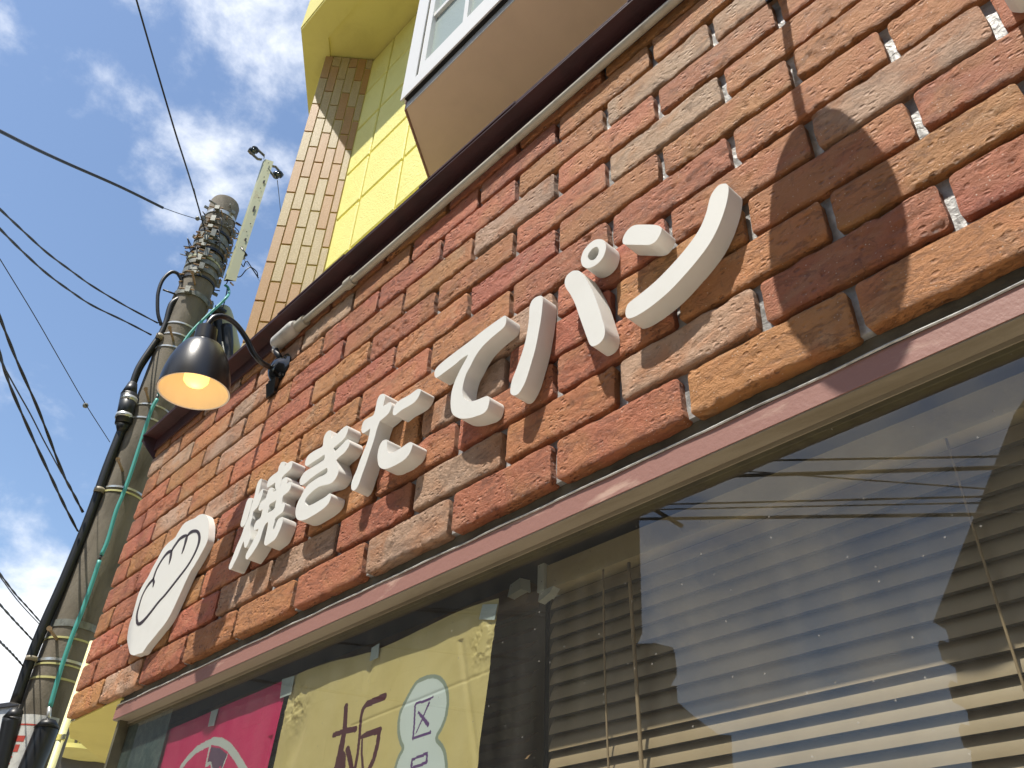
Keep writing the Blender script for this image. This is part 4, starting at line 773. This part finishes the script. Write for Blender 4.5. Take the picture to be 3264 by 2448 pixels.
# wrapped notice on the pole foot
nz0, nz1 = at_d(100, 2448, PD - .15)[2] - .5, at_d(128, 2282, PD - .15)[2]; b = B(); V = []
for i in range(25):
    a = -1.2 + 1.7 * i / 24
    for z in (nz0, nz1): V.append(pp3(a, prad(z) + .004, z))
wrap = thing('pole_notice', pp3(0, prad(nz0), nz0), 'white notice with red print wrapped round the pole foot between the black conduits', 'sign')
b.add(V, [(2 * i, 2 * i + 2, 2 * i + 3, 2 * i + 1) for i in range(24)]).mk('white_sheet', PAINTW, wrap, True)
def wpatch(a0, a1, z0, z1, name='red_bar'):
    b = B(); V = []
    for i in range(9):
        a = a0 + (a1 - a0) * i / 8
        for z in (z0, z1): V.append(pp3(a, prad(z) + .0055, z))
    b.add(V, [(2 * i, 2 * i + 2, 2 * i + 3, 2 * i + 1) for i in range(8)]).mk(name, PAINTR, wrap, True)
for k, (a0, a1, z0, z1) in enumerate(((-1.15, -.10, .060, .070), (-1.15, -.42, .135, .172), (-1.15, -.86, .19, .40), (-.80, -.70, .20, .40), (-.66, -.50, .19, .235), (-1.15, -.55, .42, .45))): wpatch(a0, a1, nz1 - z1, nz1 - z0)
for k in range(4): wpatch(-.80, -.62, nz1 - .27 - .04 * k, nz1 - .262 - .04 * k)

# ------------------------------------------------------------------ overhead wires
def wire(pts, d0, d1, r, label, extra=3., twist=0):
    n_ = len(pts); P = smooth_path([at_d(p[0], p[1], d0 + (d1 - d0) * i / (n_ - 1)) for i, p in enumerate(pts)], 8)
    t0 = P[0] + (P[0] - P[2]) / np.linalg.norm(P[0] - P[2]) * extra; P = [t0] + P if extra else P
    if twist:
        t_ = thing('overhead_wire', P[len(P) // 2], label, 'wire', 'overhead wires'); q = np.array(P)
        seg = []; 
        for a, b_ in zip(q[:-1], q[1:]):
            m_n = max(2, int(np.linalg.norm(b_ - a) / .02)); seg += [a + (b_ - a) * i / m_n for i in range(m_n)]
        seg = np.array(seg)
        for s_ in (0, math.pi): B().tube([p + np.array([0, math.cos(i * .30 + s_), math.sin(i * .30 + s_)]) * r * .42 for i, p in enumerate(seg)], r * .66, 6).mk('strand', WIRE, t_, True)
        return t_
    return tagged(B().tube(P, r, 8).mk('overhead_wire', WIRE, None, True), label, 'wire', 'overhead wires')
wire([(435, 0), (490, 190), (556, 413), (590, 520), (612, 590), (634, 665), (652, 730)], 4.6, PD - .12, .0075, 'twin service wire dropping from the top edge of the picture to the pole top')
wire([(618, 600), (640, 690), (656, 745)], PD - .6, PD - .12, .004, 'short strand splitting off the service wire just above the pole top', 0)
wire([(0, 418), (108, 472), (221, 524), (380, 594), (519, 662)], 4.4, PD - .9, .0115, 'thick black cable coming from the upper left and ending short of the pole')
wire([(519, 662), (575, 682), (622, 696), (655, 703)], PD - .9, PD - .1, .0032, 'thin stay wire between the thick cable end and the pole top with a small insulator', 0)
wire([(0, 667), (70, 733), (148, 804), (225, 862), (295, 912), (400, 975), (509, 1033)], 4.8, PD - .1, .0085, 'upper of two parallel wires sagging to the black conduit bend', twist=1)
wire([(0, 730), (70, 800), (148, 871), (225, 928), (295, 974), (400, 1025), (487, 1070)], 4.8, PD - .1, .0085, 'lower of two parallel wires sagging to the black conduit bend', twist=1)
wire([(0, 826), (108, 1003), (200, 1163), (272, 1287), (350, 1409)], 5.2, PD + .2, .0032, 'hair-thin wire with a round bead crossing the open sky on the left')
wire([(0, 1013), (54, 1150), (123, 1308), (197, 1500), (232, 1570), (266, 1636)], 5.0, PD - .1, .0105, 'right one of the bunch of heavy black wires at the left edge', twist=1)
wire([(0, 1131), (34, 1234), (98, 1382), (162, 1519), (205, 1610), (250, 1697)], 5.0, PD - .1, .0105, 'left one of the bunch of heavy black wires at the left edge', twist=1)
wire([(0, 1146), (54, 1244), (98, 1322), (138, 1401), (170, 1460), (197, 1510)], 5.0, PD - .4, .0045, 'thin wire running between the two heavy black wires at the left edge')
wire([(0, 1829), (49, 1893), (90, 1938), (132, 1986)], 5.2, PD + .1, .0055, 'upper lashed wire low on the left, above the white cloud', twist=1)
wire([(0, 1838), (49, 1905), (90, 1952), (132, 1996)], 5.2, PD + .1, .0030, 'thin messenger strand just beneath the upper lashed wire')
wire([(0, 1927), (44, 1976), (76, 2010), (110, 2047)], 5.2, PD + .1, .0060, 'middle wire low on the left in front of the white cloud', twist=1)
wire([(0, 2045), (40, 2085), (80, 2130)], 5.2, PD + .1, .0065, 'lowest wire at the left edge beside the pole', twist=1)
for px, py, d, l in ((272, 1293, 6.6, 'small round bead insulator on the hair-thin wire'), (629, 697, PD - .3, 'small grey strain insulator left of the pole top')):
    a = at_d(px, py, d); tagged(B().lathe(a - np.array([0, 0, .022]), (.2, 0, 1), [(0, .001), (.004, .014), (.016, .021), (.028, .021), (.040, .013), (.044, .001)], 14).mk('wire_insulator', GALV, None, True), l, 'insulator')
wire([(884, 575), (889, 620), (893, 660), (896, 700)], PD - .16, PD + 2.0, .0045, 'drop wire hanging from the right spool insulator behind the tiled pier', 0)
wire([(770, 815), (790, 845), (806, 862), (830, 900)], PD - .16, PD + 2.0, .0022, 'thin wire from the pole clamp towards the tiled pier', 0)

# ------------------------------------------------------------------ yellow downpipe and neighbour at lower left
dpz0, dpz1 = -2.05, at_d(292, 2045, 4.6)[2]; a = at_d(206, 2318, 4.6)
dp = thing('yellow_downpipe', (a[0], a[1], dpz0), 'pale yellow downpipe just left of the lower end of the brick wall', 'downpipe')
B().tube([(a[0], a[1], z) for z in (dpz0, dpz1)], .0165, 20).mk('pipe', two('pale_yellow_pipe', (.72, .70, .38), (.66, .63, .32), .5, 8), dp, True)
zc = at_d(193, 2352, 4.6)[2]; B().tube([(a[0], a[1], zc - .012), (a[0], a[1], zc + .012)], .0185, 20).mk('pipe_collar', YEL2, dp, True, 40); B().box(a[0] + .012, a[0] + .040, a[1] - .006, a[1] + .006, zc - .010, zc + .010).mk('pipe_bracket', GALV, dp)
nb = thing('neighbour_building', at_d(260, 2500, 12), 'distant pale yellow building with a rounded balcony seen below the brick wall corner', 'building')
dN = 12.
def slabq(pts, d, th, mat, name):
    P = [at_d(x, y, d) for x, y in pts]; dv = np.array([math.sin(AZ + .15), math.cos(AZ + .15), 0]) * th
    B().prism([tuple(p) for p in P], tuple(dv)).mk(name, mat, nb)
slabq([(190, 2332), (420, 2385), (420, 2440), (190, 2400)], dN + .6, .5, YEL2, 'parapet')
slabq([(185, 2372), (430, 2412), (430, 2530), (185, 2530)], dN + .75, .5, DKWALL, 'storey_wall')
slabq([(239, 2352), (247, 2354), (244, 2376), (236, 2375)], dN + .55, .06, OLIVE, 'vent_slot'); slabq([(254, 2355), (262, 2357), (259, 2379), (251, 2377)], dN + .55, .06, OLIVE, 'vent_slot')
c = at_d(258, 2402, dN); c[2] = at_d(258, 2390, dN)[2]
B().lathe(tuple(c), (0, 0, -1), [(0, .001), (0, .33), (.05, .335), (.06, .30), (.065, .001)], 40).mk('round_balcony', YEL2, nb, True, 40)
tagged(B().box(-3.2 * 12, -2.5 * 12, 9, 15, -2.05, -2.0).mk('far_lot', PAVE), kind='structure')
# far house roof at lower left edge
fh = at_d(0, 2240, 34.); hs = thing('far_house', (fh[0], fh[1], -2.05), 'far white house with a dark roof edge at the lower left corner', 'house')
h1, h2 = at_d(-260, 2232, 34.), at_d(60, 2238, 30.); dpv = np.array([-.9, .2, 0]) * 6
B().prism([(h1[0], h1[1], -2.05), (h2[0], h2[1], -2.05), (h2[0], h2[1], h2[2] - .12), (h1[0], h1[1], h2[2] - .12)], tuple(dpv)).mk('house_wall', WHW, hs)
B().prism([(h1[0], h1[1], h2[2] - .12), (h2[0] + .25, h2[1], h2[2] - .12), (h2[0] + .25, h2[1], h2[2]), (h1[0], h1[1], h2[2])], tuple(dpv)).mk('roof', ROOF, hs)
B().prism([(h1[0] + .1, h1[1] - .03, h2[2] - 1.1), (h2[0] - .1, h2[1] - .03, h2[2] - 1.1), (h2[0] - .1, h2[1] - .03, h2[2] - .7), (h1[0] + .1, h1[1] - .03, h2[2] - .7)], (0, .02, 0)).mk('window_band', DKWALL, hs)

# ------------------------------------------------------------------ across the street (seen mirrored in the shop glass)
def refl(px, py, Yp):
    r = ray(px, py); g = r * (1.062 / r[1]) - [0, 1, 0]; k = (.062 - Yp) / r[1]; return np.array([g[0] + k * r[0], Yp, g[2] + k * r[2]])
def facade(name, pts, Yp, label, mat, extra):
    P = [refl(x, y, Yp) for x, y in pts]; P = [(p[0], p[2]) for p in P] + [e_[:2] for e_ in extra]
    t_ = thing(name, (np.mean([p[0] for p in P]), Yp, -2.05), label, 'building')
    B().prism([(x, Yp, z) for x, z in P], (extra[0][2] if len(extra[0]) > 2 else 0, -4, 0)).mk('wall', mat, t_); return t_
A = facade('opposite_building', [(1960, 1600), (2036, 1600), (2047, 2018), (2022, 2020), (2022, 2052), (2089, 2050), (2145, 2064), (2152, 2085), (2158, 2150), (2115, 2160), (2115, 2185), (2157, 2186), (2160, 2238), (2221, 2290), (2290, 2341), (2331, 2344), (2337, 2448)], -9., 'dark grey building across the street with a stepped edge, reflected in the glass', DKWALL, [(-6.6, -2.05, -4.5), (-70, -2.05), (-70, 11.5), (-8.9, 11.5), (-8.6, 7.3)])  # top raised out of view, added to cut sky fill on the wall
for z0 in (.2, 2.0, 3.8, 5.6):
    for x0 in np.arange(-21, -8.9, 1.6): B().box(x0, x0 + .9, -9.03, -8.99, z0, z0 + .9).mk('window', OLIVE, A)
Bq = facade('opposite_house', [(3300, 1180), (3264, 1273), (3233, 1318), (3026, 1848), (2974, 1982), (3000, 1990), (3015, 2001), (3026, 2050), (3004, 2041), (2992, 2042), (2990, 2060), (3004, 2106), (3030, 2110), (3045, 2125), (3052, 2178), (3030, 2168), (3022, 2185), (3038, 2238), (3068, 2250), (3083, 2268), (3090, 2313), (3062, 2305), (3055, 2325), (3071, 2381), (3094, 2384), (3098, 2448)], -9., 'gabled dark building across the street, reflected on the right of the glass', DKWALL, [(-3.85, -2.05), (24, -2.05), (24, 12), (.2, 12), (.2, 9.6), (-1.3, 7.8)])  # unseen upper part made taller than the mirrored outline to dim the skylight
for z0 in (.2, 2.3, 4.4):
    for x0 in np.arange(-1.8, 12.9, 1.7): B().box(x0, x0 + .9, -9.03, -8.99, z0, z0 + .9).mk('window', OLIVE, Bq)
for (a_, b_, r_, l, tw) in (((2432, 1649), (3101, 1640), .016, 'lowest heavy wire across the street, reflected in the glass', 1), ((2432, 1600), (3128, 1583), .009, 'pair wire above the lowest one, reflected in the glass', 0), ((2432, 1617), (3110, 1603), .007, 'thin wire under the pair wire, reflected in the glass', 0), ((2432, 1514), (3165, 1491), .018, 'thick lashed wire across the street, reflected in the glass', 1), ((2432, 1468), (3180, 1455), .010, 'topmost looped wire across the street, reflected in the glass', 1), ((2432, 1506), (3140, 1558), .007, 'slanting thin wire across the street, reflected in the glass', 0)):
    p, q_ = refl(*a_, -5.), refl(*b_, -5.); d = (q_ - p); P = [p - d * 2.2 + np.array([0, 0, .0]), p - d, p, q_, q_ + d, q_ + d * 3]
    t_ = B().tube(smooth_path(P, 3), r_, 8).mk('street_wire', WIRE, None, True); tagged(t_, l, 'wire', 'wires across the street')
